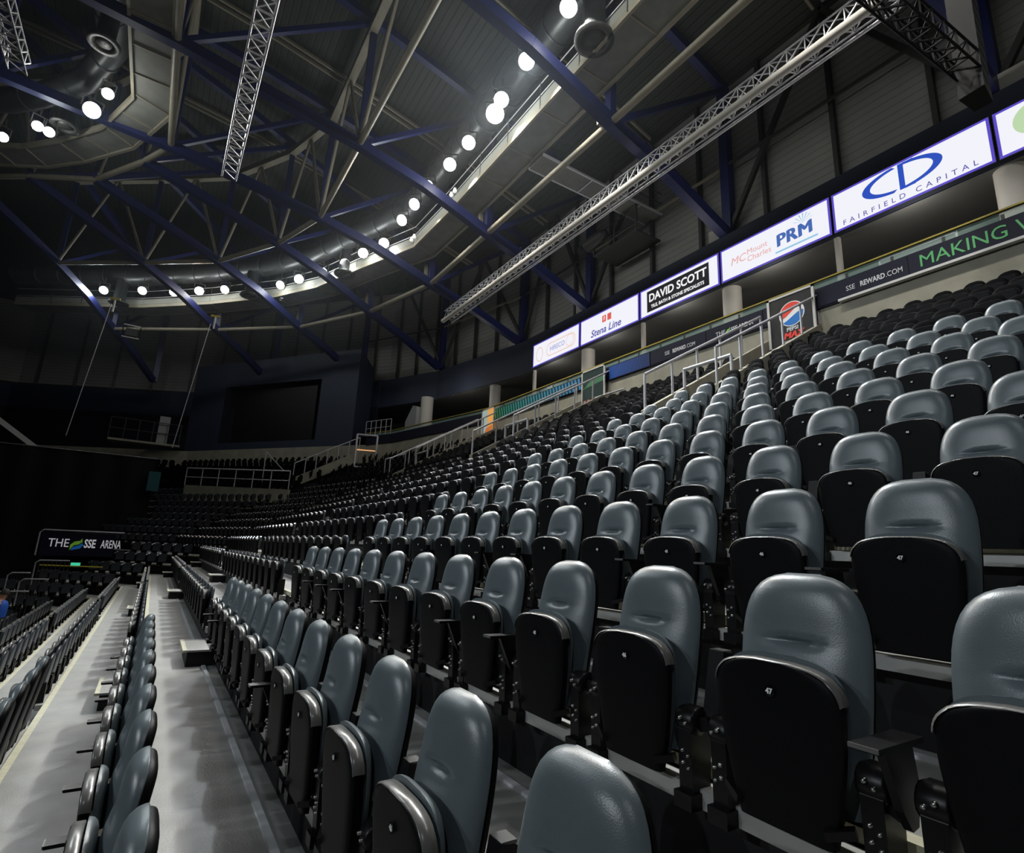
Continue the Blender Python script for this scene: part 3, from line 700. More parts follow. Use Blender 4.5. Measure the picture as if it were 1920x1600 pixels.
# ------------------------------------------------------------------ roof deck and steel
RP = [(17.3,19.3),(13,20.5),(8.6,21.6),(5,22.4),(1.3,23.1),(-6,24),(-14,24.4),(-22,24),(-29.3,23.1),(-36.6,21.6),(-45,19.3)]
mb = MB(); vs = []
for u, z in RP: vs += [V(-14,u,z), V(75,u,z)]
mb.add(vs, [(2*i,2*i+1,2*i+3,2*i+2) for i in range(len(RP)-1)], False); struct(mb.build('ceiling', ROOF))
mb = MB(); mb.add([V(62,-45,-ZO),V(62,-12,-ZO),V(62,-12,24.4),V(62,-45,24.4)],[(0,1,2,3)]); struct(mb.build('wall_end', NAVYD))
def roofz(u):
    for (a, za), (b, zb) in zip(RP, RP[1:]):
        if b <= u <= a: return zb + (za-zb)*(u-b)/(a-b)
    return 19
CH = [(16.6,12.25),(13.4,13.45),(10.7,14.2),(7.4,15.3),(4.6,15.9),(1.8,16.35),(-2,16.9),(-8,17.4),(-14,17.6),(-20,17.4),(-26,16.9),(-32.6,15.9),(-44.5,12.25)]
def chz(u):
    for (a, za), (b, zb) in zip(CH, CH[1:]):
        if b <= u <= a: return zb + (za-zb)*(u-b)/(a-b)
    return 12.2
TR = [((3.65,4.6),(0,1)), ((11.75,4.6),(0,1)), ((19.9,4.55),(0,1)), ((26.1,4.5),(-.01,1)), ((29.95,3.22),(.29,.957)), ((34.22,.68),(.48,.877)), ((37.24,-3.04),(.68,.733)), ((40.6,-7.5),(.89,.456))]
def tpt(i, u):                                   # plan position on truss i at profile coordinate u
    (s, uu), dv = TR[i]; k = u-4.55; return s+dv[0]*k, uu+dv[1]*k
for i in range(len(TR)):
    inner = -44.5 if i < 4 else -6
    T = lambda u, z: V(*tpt(i, u), z)
    s, u = tpt(i, 16.6)
    r = thing('roof_truss', 'deep blue steel roof truss, %s one from the right of the picture' % ORD[i], 'truss', V(s,u,12.25), 'blue roof trusses')
    mb = MB(); us = [q for q in [c[0] for c in CH] if q >= inner]
    for a, b in zip(us, us[1:]): mb.beam(T(a,chz(a)), T(b,chz(b)), .34, .42)
    mb.build('bottom_chord', BLUE, r)
    mb = MB(); us2 = [17.0]+[q for q in (13,8.6,5,1.3,-6,-14,-22,-29.3,-36.6,-44.5) if q >= inner]
    for a, b in zip(us2, us2[1:]): mb.beam(T(a,roofz(a)-.35), T(b,roofz(b)-.35), .3, .36)
    mb.build('top_chord', BLUE, r)
    for un in (16.85, 10.7, 4.6, -2.0, -8, -14, -26):
        if un < inner: continue
        MB().beam(T(un, chz(un)), T(un, roofz(un)-.4), .36 if un > 16 else .26).build('upright', BLUE, r)
    for ua, ub in ((4.6,10.7),(-2,4.6),(-8,-2),(-14,-8),(10.7,16.9)):
        if ua < inner: continue
        MB().beam(T(ua, chz(ua)), T(ub, roofz(ub)-.4), .2).build('web_diagonal', BLUE, r)
# ties along the building between truss nodes, with their K-braces
def tiename(i): return 'between the %s and %s roof trusses from the right' % (ORD[i], ORD[i+1])
for i in range(len(TR)-1):
    for un, deep in ((10.7,False),(4.55,True),(-2.0,True)):
        a = V(*tpt(i,un), chz(un)); b = V(*tpt(i+1,un), chz(un))
        row = {10.7:'outer',4.55:'middle',-2.0:'inner'}[un]
        r = thing('tie_frame', 'stone coloured %s tie %s' % (row, tiename(i)), 'tie', a, 'stone coloured roof ties')
        MB().tube([a,b], .13, 8).build('bottom_tie', TAN, r)
        if deep:
            a2 = V(*tpt(i,un), roofz(un)-.9); b2 = V(*tpt(i+1,un), roofz(un)-.9); mid = (a2+b2)/2
            MB().beam(a2,b2,.34,.34).build('top_tie', TAN, r)
            MB().tube([mid,a], .085, 6).build('brace', TAN, r); MB().tube([mid,b], .085, 6).build('brace', TAN, r)
# purlin pairs up the roof
for i in range(4):
    s = (7.7, 15.8, 24.0, 31.5)[i]
    mb = MB()
    for ds in (-.18,.18):
        pts = [V(s+ds,u,roofz(u)-.15) for u in (16.8,13,8.6,5,1.3,-6,-14)]
        for a, b in zip(pts, pts[1:]): mb.beam(a, b, .09, .14)
    tag(mb.build('purlin_pair', TAN), 'double stone coloured roof purlin, %s bay from the right' % ORD[i], 'purlin', 'double roof purlins')
# wall framing above the frieze
PT = [(-.5,0),(2,0),(5,0),(7.75,0),(10.3,0),(13.2,0),(15.9,0),(18.6,0),(21.4,0),(24,0)]
for i, (s, _) in enumerate(PT):
    o = MB().beam(V(s,17.1,12.1),V(s,17.1,19.3),.14,.2,(1,0,0)).build('wall_post', DARKST); tag(o, 'dark wall post on the ribbed cladding, %s from the right' % ORD[i], 'post', 'dark wall posts')
wp = offset(WPATH, -.65)
def walong(k, t): a = Vector(wp[k]); b = Vector(wp[k+1]); p = a+(b-a)*t; return p.x, p.y
k_ = 0
for k, n in ((1,4),(2,3),(3,7),(4,5)):
    for q in range(n):
        s, u = walong(k, (q+.5)/n); o = MB().beam(V(s,u,12.1),V(s,u,20.5),.15,.2).build('wall_post', DARKST); tag(o, 'dark wall post beyond the corner, %s going left' % ORD[k_], 'post', 'dark wall posts'); k_ += 1
for i in range(5):
    s, u = tpt(i, 16.75); nxt = tpt(i+1, 16.75) if i < 4 else tpt(5,16.75)
    m0 = V((s+nxt[0])/2,(u+nxt[1])/2,19.2)
    o = MB().beam(V(s,u+.1,12.4), V(m0.y,m0.x+.1,m0.z-ZO), .17).build('wall_brace', DARKST); tag(o, 'slanting wall brace leaning left from truss foot %s from the right' % ORD[i], 'brace', 'wall braces')
    pv = tpt(i-1,16.75) if i else (-4.4,16.75)
    m1 = ((s+pv[0])/2,(u+pv[1])/2)
    o = MB().beam(V(s,u+.1,12.4), V(m1[0],m1[1]+.1,19.2), .17).build('wall_brace', DARKST); tag(o, 'slanting wall brace leaning right from truss foot %s from the right' % ORD[i], 'brace', 'wall braces')
    o = MB().beam(V(s,u+.05,15.3), V(*nxt,15.3), .09).build('wall_girt', TAN if i%2 else DARKST); tag(o, 'thin level rail across the cladding, bay %s from the right' % ORD[i], 'rail', 'wall rails')

# ------------------------------------------------------------------ catwalk with duct and floodlights
CWO = [(-6,10.54),(21.2,10.54),(25.3,10.4),(29.8,8.6),(33.6,7.2),(36.9,5.2),(41,1.6),(44.8,-2.4),(50,-10)]
ZC = 15.5
def cw(d): return offset(CWO, d)
r = thing('catwalk', 'curving grey lighting catwalk hung below the roof', 'catwalk', V(12,9.9,ZC))
def rib(parent, name, d0, d1, z0, z1, m_):
    a, b = cw(d0), cw(d1); mb = MB()
    for i in range(len(a)-1):
        p = [V(*a[i],z0),V(*a[i+1],z0),V(*b[i+1],z0),V(*b[i],z0),V(*a[i],z1),V(*a[i+1],z1),V(*b[i+1],z1),V(*b[i],z1)]
        mb.add(p, [(0,1,2,3),(7,6,5,4),(0,4,5,1),(2,6,7,3)])
    return mb.build(name, m_, parent)
rib(r,'deck',0,1.27,ZC,ZC+.05,GRATE); rib(r,'outer_beam',-.05,.07,ZC-.1,ZC+.12,TAN); rib(r,'inner_beam',1.2,1.3,ZC-.1,ZC+.12,TAN)
rib(r,'toe_board',1.27,1.29,ZC+.14,ZC+.5,mat('pale_toe_board',(.30,.30,.27),.5))
for dd in (0, 1.28):
    for zz in (.6, 1.1): MB().tube([V(*p,ZC+zz) for p in cw(dd)], .025, 6).build('guard_rail', STEEL, r)
n_p = 0
for a, b in zip(cw(0), cw(0)[1:]):
    a = Vector(a); b = Vector(b); ln = (b-a).length
    for q in range(int(ln//2.2)):
        p = a+(b-a)*(q*2.2/ln); nrm = Vector((b-a).normalized()); nrm = Vector((nrm.y,-nrm.x))
        n_p += 1
        if n_p % 1 == 0:
            p2 = p+nrm*1.28
            MB().beam(V(p.x,p.y,ZC-.03),V(p2.x,p2.y,ZC-.03),.05,.06).build('cross_bar', TAN, r)
            MB().beam(V(p2.x,p2.y,ZC),V(p2.x,p2.y,ZC+1.1),.04).build('guard_post', DARKST, r)
for i in range(len(TR)):
    s, u = tpt(i, 10.5); MB().beam(V(s+.3,u,14.25),V(s+.5,u+.05,ZC),.16).build('hanger', TAN, r)
# crossing gangway out to the wall, with follow-spot platform
r = thing('gangway', 'narrow gangway crossing from the catwalk to the wall', 'gangway', V(15.8,13.5,15.2))
mb = MB(); mb.box(V(15.3,10.5,15.2),V(16.3,17.1,15.23)); mb.build('deck', GRATE, r)
for s in (15.3,16.3):
    MB().beam(V(s,10.5,15.22),V(s,17.1,15.22),.08).build('edge_beam', STEEL, r)
    for zz in (.55,1.05): MB().tube([V(s,10.5,15.2+zz),V(s,17.1,15.2+zz)],.02,6).build('guard_rail', DARKST, r)
for i in range(4): MB().beam(V(15.3,11.6+1.4*i,15.2),V(16.3,11.6+1.4*i,15.2),.06).build('cross_bar', STEEL, r)
r = thing('spotlight_platform', 'dark platform with follow spot at the wall end of the gangway', 'platform', V(16.8,16.3,13.9))
mb = MB(); mb.box(V(15.4,15.6,13.9),V(18.2,17.1,13.98)); mb.build('deck', DARKST, r)
for s in (15.4,16.8,18.2): MB().beam(V(s,15.6,13.9),V(s,15.6,15.2),.06).build('guard_post', DARKST, r)
for zz in (14.4,15.0): MB().tube([V(15.4,15.6,zz),V(18.2,15.6,zz)],.025,6).build('guard_rail', DARKST, r)
mb = MB(); mb.lathe(V(18.6,15.4,14.5),[(0,0),(.28,.0),(.32,.1),(.32,.9),(.2,1.3),(0,1.3)],18,(0.2,-1,.25)); mb.build('spot_body', DARKST, r)
mb = MB(); mb.lathe(V(18.65,15.45,14.42),[(.30,0),(.35,-.25)],18,(0.2,-1,.25)); mb.build('spot_hood', VOID, r)
# duct
def duct(path, z, rad, label):
    r = thing('air_duct', label, 'duct', V(*path[0], z)); MB().tube([V(*p,z) for p in path], rad, 20).build('pipe', DUCT, r)
    for a, b in zip(path, path[1:]):
        a = Vector(a); b = Vector(b); ln = (b-a).length; dv = (b-a).normalized()
        for q in range(int(ln//1.6)):
            p = a+dv*(q*1.6+.8); MB().lathe(V(p.x,p.y,z),[(rad,-.03),(rad+.035,-.03),(rad+.035,.03),(rad,.03)],20,(dv.y,dv.x,0)).build('joint_band', DUCT, r)
    return r
def nozzle(r, s, u, z, ln, rad):
    p = V(s,u,z); nz = MB().lathe(p,[(rad,0),(rad,-ln),(rad*1.05,-ln)],20).build('outlet', DUCT, r)
    MB().lathe(p,[(rad*1.0,-ln),(rad*1.7,-ln-.02),(rad*1.7,-ln-.10),(rad*1.15,-ln-.10),(rad*1.05,-ln+.1),(rad*.8,-ln+.12),(rad*.8,-ln-.06),(0,-ln-.02)],22).build('diffuser_ring', DARKST, nz)
dp = cw(1.65)
r = duct([p for p in offset(CWO,1.65)], 17.5, .62, 'big round grey air duct running above the catwalk')
for k, (s, u) in enumerate(((10.6,9.0),(30.3,7.0),(37.0,2.8),(44,-4.5))): nozzle(r, s, u, 17.1, 1.6, .36)
INR = [(-6,-2.1),(24.2,-2.1),(27.4,-3.45),(29.9,-5.4),(31.5,-7.0),(34,-11)]
r = thing('catwalk', 'inner grey catwalk curving round the bright lamp at upper left', 'catwalk', V(18,-2.7,17))
def rib2(name, d0, d1, z0, z1, m_):
    a, b = offset(INR,d0), offset(INR,d1); mb = MB()
    for i in range(len(a)-1):
        p = [V(*a[i],z0),V(*a[i+1],z0),V(*b[i+1],z0),V(*b[i],z0),V(*a[i],z1),V(*a[i+1],z1),V(*b[i+1],z1),V(*b[i],z1)]
        mb.add(p, [(0,1,2,3),(7,6,5,4),(0,4,5,1),(2,6,7,3)])
    mb.build(name, m_, r)
rib2('deck',0,1.3,17,17.05,GRATE); rib2('outer_beam',-.05,.07,16.9,17.15,TAN); rib2('inner_beam',1.25,1.35,16.9,17.15,TAN)
for a, b in zip(INR[0:], INR[1:]):
    a = Vector(a); b = Vector(b); dv = (b-a).normalized(); nr = Vector((dv.y,-dv.x))
    for q in range(int((b-a).length//1.5)):
        p = a+dv*q*1.5; p2 = p+nr*1.3; MB().beam(V(p.x,p.y,16.97),V(p2.x,p2.y,16.97),.05,.06).build('cross_bar', TAN, r)
r = duct(offset(INR,2.2), 18.6, .5, 'round grey air duct above the inner catwalk')
nozzle(r,21.6,-4.2,18.3,1.3,.3); nozzle(r,27.4,-5.9,18.3,1.4,.3)

LW = glow('lamp_face_white',(1,.97,.93),22); LC = glow('lamp_face_cool',(.86,.95,1),22); LP = glow('lamp_face_pinkish',(1,.88,.82),22); LH = glow('lamp_face_hot',(.95,1,.93),60)
SPILL = bpy.data.lights.new('lamp_spill', 'POINT'); SPILL.energy = 62; SPILL.color = (.96, 1, .93); SPILL.shadow_soft_size = .25
def floodlight(p, t, face, beam, label, rad=.27, watts=None, cone=100, wall=None, wz=6.6):
    r = thing('floodlight', label, 'floodlight', p, 'floodlights along the catwalks')
    dv = (t-p).normalized()
    MB().lathe(p, [(0,-.42),(rad*.55,-.42),(rad*.7,-.30),(rad,-.02),(rad*1.06,0),(rad*1.02,.03),(rad*.97,.0)], 18, dv).build('housing', HOUS, r)
    MB().lathe(p, [(rad*.97,.0),(rad*.6,.035),(0,.045)], 18, dv).build('lens', face, r)
    sd = dv.cross(Vector((0,0,1))).normalized()
    mb = MB()
    for q in (-1,1): mb.beam(p+sd*q*rad*1.12-dv*.15, p+sd*q*rad*1.12+Vector((0,0,.5)), .04)
    mb.beam(p-sd*rad*1.15+Vector((0,0,.5)), p+sd*rad*1.15+Vector((0,0,.5)), .04); mb.beam(p+Vector((0,0,.5)), p+Vector((0,0,.9)), .05); mb.build('yoke', DARKST, r)
    mb = MB(); mb.box(p-dv*.5-Vector((.12,.12,.02)), p-dv*.5+Vector((.12,.12,.16))); mb.build('gear_box', HOUS, r)
    if watts:
        pl_ = bpy.data.objects.new('lamp_spill', SPILL); C.objects.link(pl_); pl_.parent = r; pl_.location = dv*.5 - Vector((0,0,.1))
    if wall:
        o2 = flood(p+Vector((.25,0,0)), V(wall, UF, wz), WHITE, 2300, 62, .8); o2.parent = r; o2.location = o2.location - r.location  # added outward beam that brightens the head wall; the lamp itself points inward
    if watts: o = flood(p+dv*.12, t, beam, watts, cone); o.parent = r; o.location = o.location - r.location
FL = [((12.85,8.0),LC,COOL,'beside the blue truss, nearest of the ring'),((14.7,8.15),LC,COOL,'just above the brightest lamp'),((15.4,8.3),LH,WHITE,'brightest of all, with a wide glow'),
 ((17.3,8.2),LP,WARM,'warm one next left of the brightest'),((18.9,8.15),LP,WARM,'warm one, second left of the brightest'),((20.8,8.0),LC,COOL,'narrow one behind the blue truss chord'),((22.4,8.0),LC,COOL,'above the duct outlet, cool white'),
 ((24.0,8.0),LP,WARM,'yellowish one over the duct outlet'),((26.6,8.0),LP,WHITE,'pink tinged, where the catwalk bends'),((28.3,7.4),LW,WHITE,'second past the bend'),((30.1,6.9),LW,WHITE,'third past the bend'),
 ((32.0,6.1),LC,COOL,'fourth past the bend'),((33.8,5.1),LC,COOL,'fifth past the bend'),((35.4,4.3),LC,COOL,'beside the lit duct outlet'),((37.1,3.0),LC,COOL,'behind a blue chord, past the duct outlet'),
 ((38.4,1.4),LP,WARM,'warm one in the far curve'),((39.7,0.0),LP,WARM,'second warm one in the far curve'),((41.0,-1.4),LC,COOL,'cool one in the far curve'),((42.1,-3.2),LC,COOL,'last but one in the far curve'),((43.7,-5.4),LC,COOL,'last one of the far curve')]
FL += [((s_,8.0),LW,WHITE,'overhead and out of the picture, %s past the nearest' % ORD[q_]) for q_, s_ in enumerate((10.6,8.2,5.4,2.0,-1.5))]
for i, ((s,u),face,beam,lab) in enumerate(FL):
    p = V(s,u,16.0); t = V(s*.45, -6-.15*s, -2.5)
    if i in (0,1,2): t = V(5, 1.5, -1)
    if i >= 20: t = V(s*.5+2, (1,6,0,3,.5)[i-20], -1)
    if i in (9,10,11,12): t = V(5, .8, -1.2)
    if i in (3,4,8,16,17): t = V(s*.30, .2*u-2, -1)
    floodlight(p, t, face, beam, 'lit floodlight on the catwalk, '+lab, .27 if i != 2 else .34, (3600 if i < 3 else 950) if i < 9 else (600 if i > 19 else (2600 if i in (9,10,11,12) else 600)), 95 if i not in (9,10,11,12) else 44, wall=s-1 if i in (0,2,4,6,8,20,22,23) else None, wz=6.6 if i not in (6,8) else 5.5)
for i, ((s,u),lab) in enumerate((((24.9,-4.7),'large glowing lamp at upper left'),((23.5,-4.1),'small lamp above the large one at upper left'),((27.35,-6.7),'small cool lamp at far upper left'),((27.5,-6.35),'twin of the small cool lamp at far upper left'),((29.1,-8.1),'lamp at the left picture edge'))):
    p = V(s,u,16.4); t = V(4,3.5,0); floodlight(p, t, LW if i < 2 else LC, COOL, lab+' on the inner catwalk', .30 if i == 0 else .2, (1300 if i == 0 else 500) if i < 3 else None, 46)
# small brackets with signal lamps below the catwalk
for i, (s,u,z) in enumerate(((20.3,9.1,15.9),(24.5,8.9,15.6),(30.5,7.3,15.5),(36.2,4.6,15.5))):
    r = thing('work_light', 'pair of small white work lights clipped under the catwalk, %s from the right' % ORD[i], 'lamp', V(s,u,z), 'work lights under the catwalk')
    for q in (0,.35): MB().lathe(V(s+q,u,z),[(0,0),(.09,0),(.1,.05),(.06,.2),(0,.2)],10,(0,0,1)).build('lamp_body', mat('pale_lamp_body',(.7,.7,.68),.4,emis=(1,1,.95),estr=.5), r)

# ------------------------------------------------------------------ flown lighting trusses
def box_truss(p, q, w_, label, m_, tube=None, r_=.026):
    p = Vector(p); q = Vector(q); d = (q-p).normalized(); sd = d.cross(Vector((0,0,1))).normalized(); uu = sd.cross(d)
    r = thing('lighting_truss', label, 'truss', p); L = (q-p).length
    cor = [sd*(a*w_/2)+uu*(b*w_/2) for a, b in ((-1,-1),(1,-1),(1,1),(-1,1))]
    for c in cor: MB().tube([p+c,q+c], r_, 6).build('chord', m_, r)
    n = int(L/(w_*1.05)); mb = MB()
    for i in range(n):
        a = p+d*(L*i/n); b = p+d*(L*(i+1)/n)
        for k in range(4):
            c0, c1 = cor[k], cor[(k+1)%4]
            mb.beam(a+c0, b+c1, r_*1.1); mb.beam(a+c0, a+c1, r_*1.1)
    mb.build('lacing', m_, r)
    if tube:
        MB().tube([p+cor[0]*1.2-uu*tube, q+cor[0]*1.2-uu*tube], .12, 10).build('batten_tube', WHITEC, r); MB().tube([p+cor[1]*1.2-uu*tube*.6, q+cor[1]*1.2-uu*tube*.6], .05, 6).build('cable_tube', m_, r)
    return r
box_truss(V(4.0,12.3,13.0), V(26.8,12.15,13.0), .46, 'long silver lighting truss sloping across the upper right', SILVER, .12)
box_truss(V(10.5,.28,12.0), V(18.9,.25,12.0), .42, 'silver lighting truss hanging near the top left of centre', SILVER)
box_truss(V(11.5,-5.3,13.0), V(18.9,-5.35,13.0), .42, 'silver lighting truss in the top left corner', SILVER)
box_truss(V(3.25,4.6,9.0), V(2.72,11.2,9.05), .36, 'black lighting truss at the upper right', VOID, None, .024)
r = thing('speaker_array', 'black hanging loudspeaker column at the upper right', 'loudspeaker', V(2.7,11.4,8.45), )
for i in range(9):
    mb = MB(); z = 8.45+.30*i; o_ = .02*i
    mb.prism([V(2.52,11.15+o_,z),V(2.92,11.2+o_,z),V(2.86,11.75+o_,z),V(2.58,11.75+o_,z)], Vector((0,0,.285))); mb.build('cabinet', VOID, r)
MB().beam(V(2.72,11.5,11.0),V(2.72,11.5,19.5),.03).build('hoist_cable', BLACKM, r)
# cables and hooks that hang from the far trusses
for i, (a, b, lab) in enumerate(((V(38,-4.2,13.2),V(38,-4.9,5.2),'pale chain hanging at far left in front of the dark wall'),(V(36.5,.9,12.8),V(36.5,.1,5.0),'thin pale cable hanging beside the corner housing'))):
    tag(MB().tube([a,b], .025, 5).build('hanging_cable', STEEL), lab, 'cable')
for i, (p, lab) in enumerate(((V(38.2,-4.1,13.6),'yellow hoist hook with white shackle, left one'),(V(36.7,1.1,13.4),'yellow hoist hook with white shackle, right one'))):
    r = thing('hoist_hook', lab, 'hook', p); MB().beam(p+Vector((-.25,0,.0)),p+Vector((.25,0,.05)),.12).build('sling', YELLOW, r); MB().tube([p,p-Vector((0,0,.8))],.06,6).build('shackle', LEDGE, r)
r = thing('projector_cage', 'small pale projector cage hung below the far catwalk', 'projector', V(40,-3.3,12.6)); mb = MB()
for a in (0,.9):
    for b in (0,.8): mb.beam(V(40,-3.6+a,12.0+b*0),V(40,-3.6+a,12.8),.05)
    mb.beam(V(40,-3.6,12.0+a*.88),V(40,-2.7,12.0+a*.88),.06)
mb.build('cage', LEDGE, r); MB().box(V(40.05,-3.45,12.15),V(40.5,-2.85,12.6)).build('projector_body', DARKST, r)

# ------------------------------------------------------------------ far left: drape, ledge, sign, guards
r = thing('stage_drape', 'black drape closing off the stage end at left', 'curtain', V(36.6,-8,-3.6))
mb = MB(); N = 90; vs = []
for i in range(N+1):
    uu = -.5-24*i/N; ss = 36.6+.12*math.sin(i*1.1)
    vs += [V(ss,uu,-3.6), V(ss,uu,4.25)]
mb.add(vs, [(2*i,2*i+1,2*i+3,2*i+2) for i in range(N)], True); mb.build('cloth', CURT, r)
MB().tube([V(36.6,-.5,4.27),V(36.6,-24.5,4.27)],.04,6).build('header_bar', DARKST, r)
tag(MB().beam(V(43,-9.5,6.9),V(43,-6.0,4.35),.28,.28).build('raking_strut', LEDGE), 'pale raking strut at the left picture edge above the drape', 'strut')
r = thing('camera_ledge', 'railed ledge on the dark wall left of the corner housing', 'ledge', V(50,-2,6.8))
mb = MB(); mb.box(V(49.6,-4.0,6.9),V(51,.6,7.05)); mb.build('ledge_slab', CONC, r)
for i in range(6): MB().beam(V(49.6,-4+.9*i,7.05),V(49.6,-4+.9*i,8.6),.04).build('post', DARKST, r)
for zz in (7.8,8.6): MB().tube([V(49.6,-4,zz),V(49.6,.6,zz)],.03,6).build('guard_rail', DARKST, r)
r = thing('equipment_stack', 'pale stacked cases on the railed ledge', 'cases', V(50,-.6,7.05))
for i in range(3): MB().box(V(49.8,-1.0,7.06+.72*i),V(50.4,-.3,7.74+.72*i)).build('case', mat('pale_case',(.35,.36,.36),.6), r)
# back stairway of the corner with railings
ca = Vector((32.9,5.95)); cb = Vector((39.5,1.1)); cdv = (cb-ca).normalized(); cn = Vector((-cdv.y, cdv.x))*.18
if cn.x < 0: cn = -cn
mb = MB(); mb.prism([V(ca.x,ca.y,2.0),V(cb.x,cb.y,2.2),V(cb.x,cb.y,3.22),V(ca.x,ca.y,2.92)], V(cn.x,cn.y,0)-V(0,0,0)); struct(mb.build('wall_corner_stair', CONC))
base = [V(*(ca+(cb-ca)*i/6), 2.92+.05*i) for i in range(7)]
rail([p+Vector((0,0,1.05)) for p in base], base, .035, 'level railing over the pale wall of the far corner stairway', mid=[[base[0]+Vector((0,0,.5)), base[-1]+Vector((0,0,.5))]])
for j in range(3, 10):
    pp = hi_path(DOT[j][0]+.62); a_ = Vector(pp[2]); d_ = (Vector(pp[3])-a_).normalized(); n_ = Vector((d_.y,-d_.x)); c_ = a_+d_*2.5
    f_ = [c_-d_*.45-n_*.2, c_+d_*.45-n_*.2, c_+d_*.45+n_*.2, c_-d_*.45+n_*.2]
    r = thing('aisle_step', 'pale step in the far corner aisle, %s one up' % ORD[j-3], 'step', V(c_.x,c_.y,TZ[j]), 'half-height steps in the aisles')
    MB().prism([V(q.x,q.y,TZ[j]) for q in f_], Vector((0,0,.17))).build('step_body', VOID, r); MB().prism([V(q.x,q.y,TZ[j]+.17) for q in f_], Vector((0,0,.025))).build('step_tread', DECK, r)
base = [V(34.1+.42*i,12.0-.2*i,7.26) for i in range(6)]
rail([p+Vector((0,0,1.0)) for p in base], base, .03, 'level railing on the concourse edge beside the corner housing', mid=[[base[0]+Vector((0,0,.5)), base[-1]+Vector((0,0,.5))]])
tag(MB().prism([V(33.2,12.6,7.3),V(32.2,12.9,7.3),V(32.2,12.9,8.9),V(32.6,12.8,9.0),V(33.2,12.6,8.0)], V(.1,.3,0)-V(0,0,0)).build('stair_panel', mat('grey_stair_panel',(.30,.31,.31),.6)), 'pale angled stair panel on the concourse near the corner', 'panel')
mb = MB(); mb.prism([V(35.5,6.6,3.3),V(34.6,10.2,5.2),V(34.6,10.2,5.9),V(35.5,6.6,3.9)], V(.15,.1,0)-V(0,0,0)); struct(mb.build('wall_corner_flank', CONC))
base = [V(35.5-.15*i,6.6+.6*i,3.9+.335*i) for i in range(7)]
rail([p+Vector((0,0,.9)) for p in base], base, .035, 'sloping railing climbing beside the far corner stairway')
rail([V(37.6,5.2,5.6),V(37.6,6.5,4.4)], [V(37.6,5.2,3.6),V(37.6,6.5,3.5)], .035, 'short bright slanting rail at the far corner stairway')
r = thing('door_frame', 'white steel door frame at the head of the far corner stairs', 'frame', V(34.5,10.4,5.0)); mb = MB()
for a, b in ((V(34.6,10.0,4.9),V(34.6,10.0,7.0)),(V(34.2,11.2,4.9),V(34.2,11.2,7.0)),(V(34.6,10.0,7.0),V(34.2,11.2,7.0)),(V(34.6,10.0,4.9),V(34.2,11.2,4.9))): mb.beam(a,b,.1)
mb.build('frame', STEEL, r); MB().beam(V(34.6,10.05,6.0),V(34.25,11.15,6.0),.06).build('lit_strip', glow('amber_strip',(1,.5,.2),.8), r)
rail([V(26.8,9.3,4.35),V(26.4,10.2,4.7)], [V(26.8,9.3,3.3),V(26.4,10.2,3.6)], .03, 'small hoop rail standing among the far dark seats', 'guard_rail')
r = thing('venue_sign', 'dark sign with white venue name and leaf mark, far left', 'sign', V(26,-2.2,-.8))
SR = Matrix(((1,0,0),(0,0,-1),(0,1,0)))
mb = MB(); mb.box(V(26,-3.35,-.80),V(26.05,-1.20,.02)); mb.build('sign_board', FASC, r)
IWs = mat('white_sign_print',(.75,.75,.78),.5,emis=(.8,.8,.85),estr=.30)
text('lettering','THE',.42,V(25.99,-3.17,-.36),IWs,r,rot=SR,sx=.80); leaf(V(25.99,-2.52,-.60),.44,r,SR); text('lettering','SSE',.42,V(25.99,-2.12,-.36),IWs,r,rot=SR,sx=.58,bold=.010); text('lettering','ARENA',.42,V(25.99,-1.62,-.36),IWs,r,rot=SR,sx=.46,bold=.003)
MB().tube([V(25.98,-3.45,-.8),V(25.98,-3.45,.0),V(25.98,-3.35,.1),V(25.98,-.95,.1)],.025,6).build('top_rail', STEEL, r)
r = thing('exit_sign', 'small green lit exit sign below the venue sign', 'sign', V(25.6,-2.3,-1.2)); MB().box(V(25.6,-2.35,-1.16),V(25.63,-2.08,-1.02)).build('lit_face', glow('exit_green',(.05,.6,.35),.9), r); MB().box(V(25.63,-2.37,-1.18),V(25.66,-2.06,-1.0)).build('case', DARKST, r)
tag(MB().tube([V(25.55,-3.2,-1.12),V(25.55,-1.4,-1.16)],.025,5).build('warning_tape', mat('yellow_tape',(.5,.42,.03),.5)), 'dotted yellow tape line beside the exit sign', 'tape')
# end guards stepping down the left end of the corner bank
for i, (s, u, z, w_) in enumerate(((24.6,-2.75,-1.72,.9),(23.9,-3.45,-2.1,.55),(23.2,-2.95,-2.25,.7),(22.3,-3.3,-2.55,.8),(21.2,-3.6,-2.9,.9))):
    r = thing('end_guard', 'dark barred guard rail stepping down at left, %s from the top' % ORD[i], 'barrier', V(s,u,z), 'barred end guards')
    MB().tube([V(s,u-w_/2,z),V(s,u-w_/2,z+.72),V(s,u-w_/2+.1,z+.8),V(s,u+w_/2,z+.8)],.022,6).build('hoop', STEEL, r)
    for q in range(8): MB().tube([V(s,u-w_/2+.1+w_*q/8,z),V(s,u-w_/2+.1+w_*q/8,z+.79)],.011,5).build('bar', DARKST, r)
tag(MB().box(V(35.9,-.75,2.45),V(36.3,-.2,3.5)).build('teal_cover', mat('teal_sheet',(.01,.09,.10),.5)), 'dark teal covered shape at the drape end', 'cover')

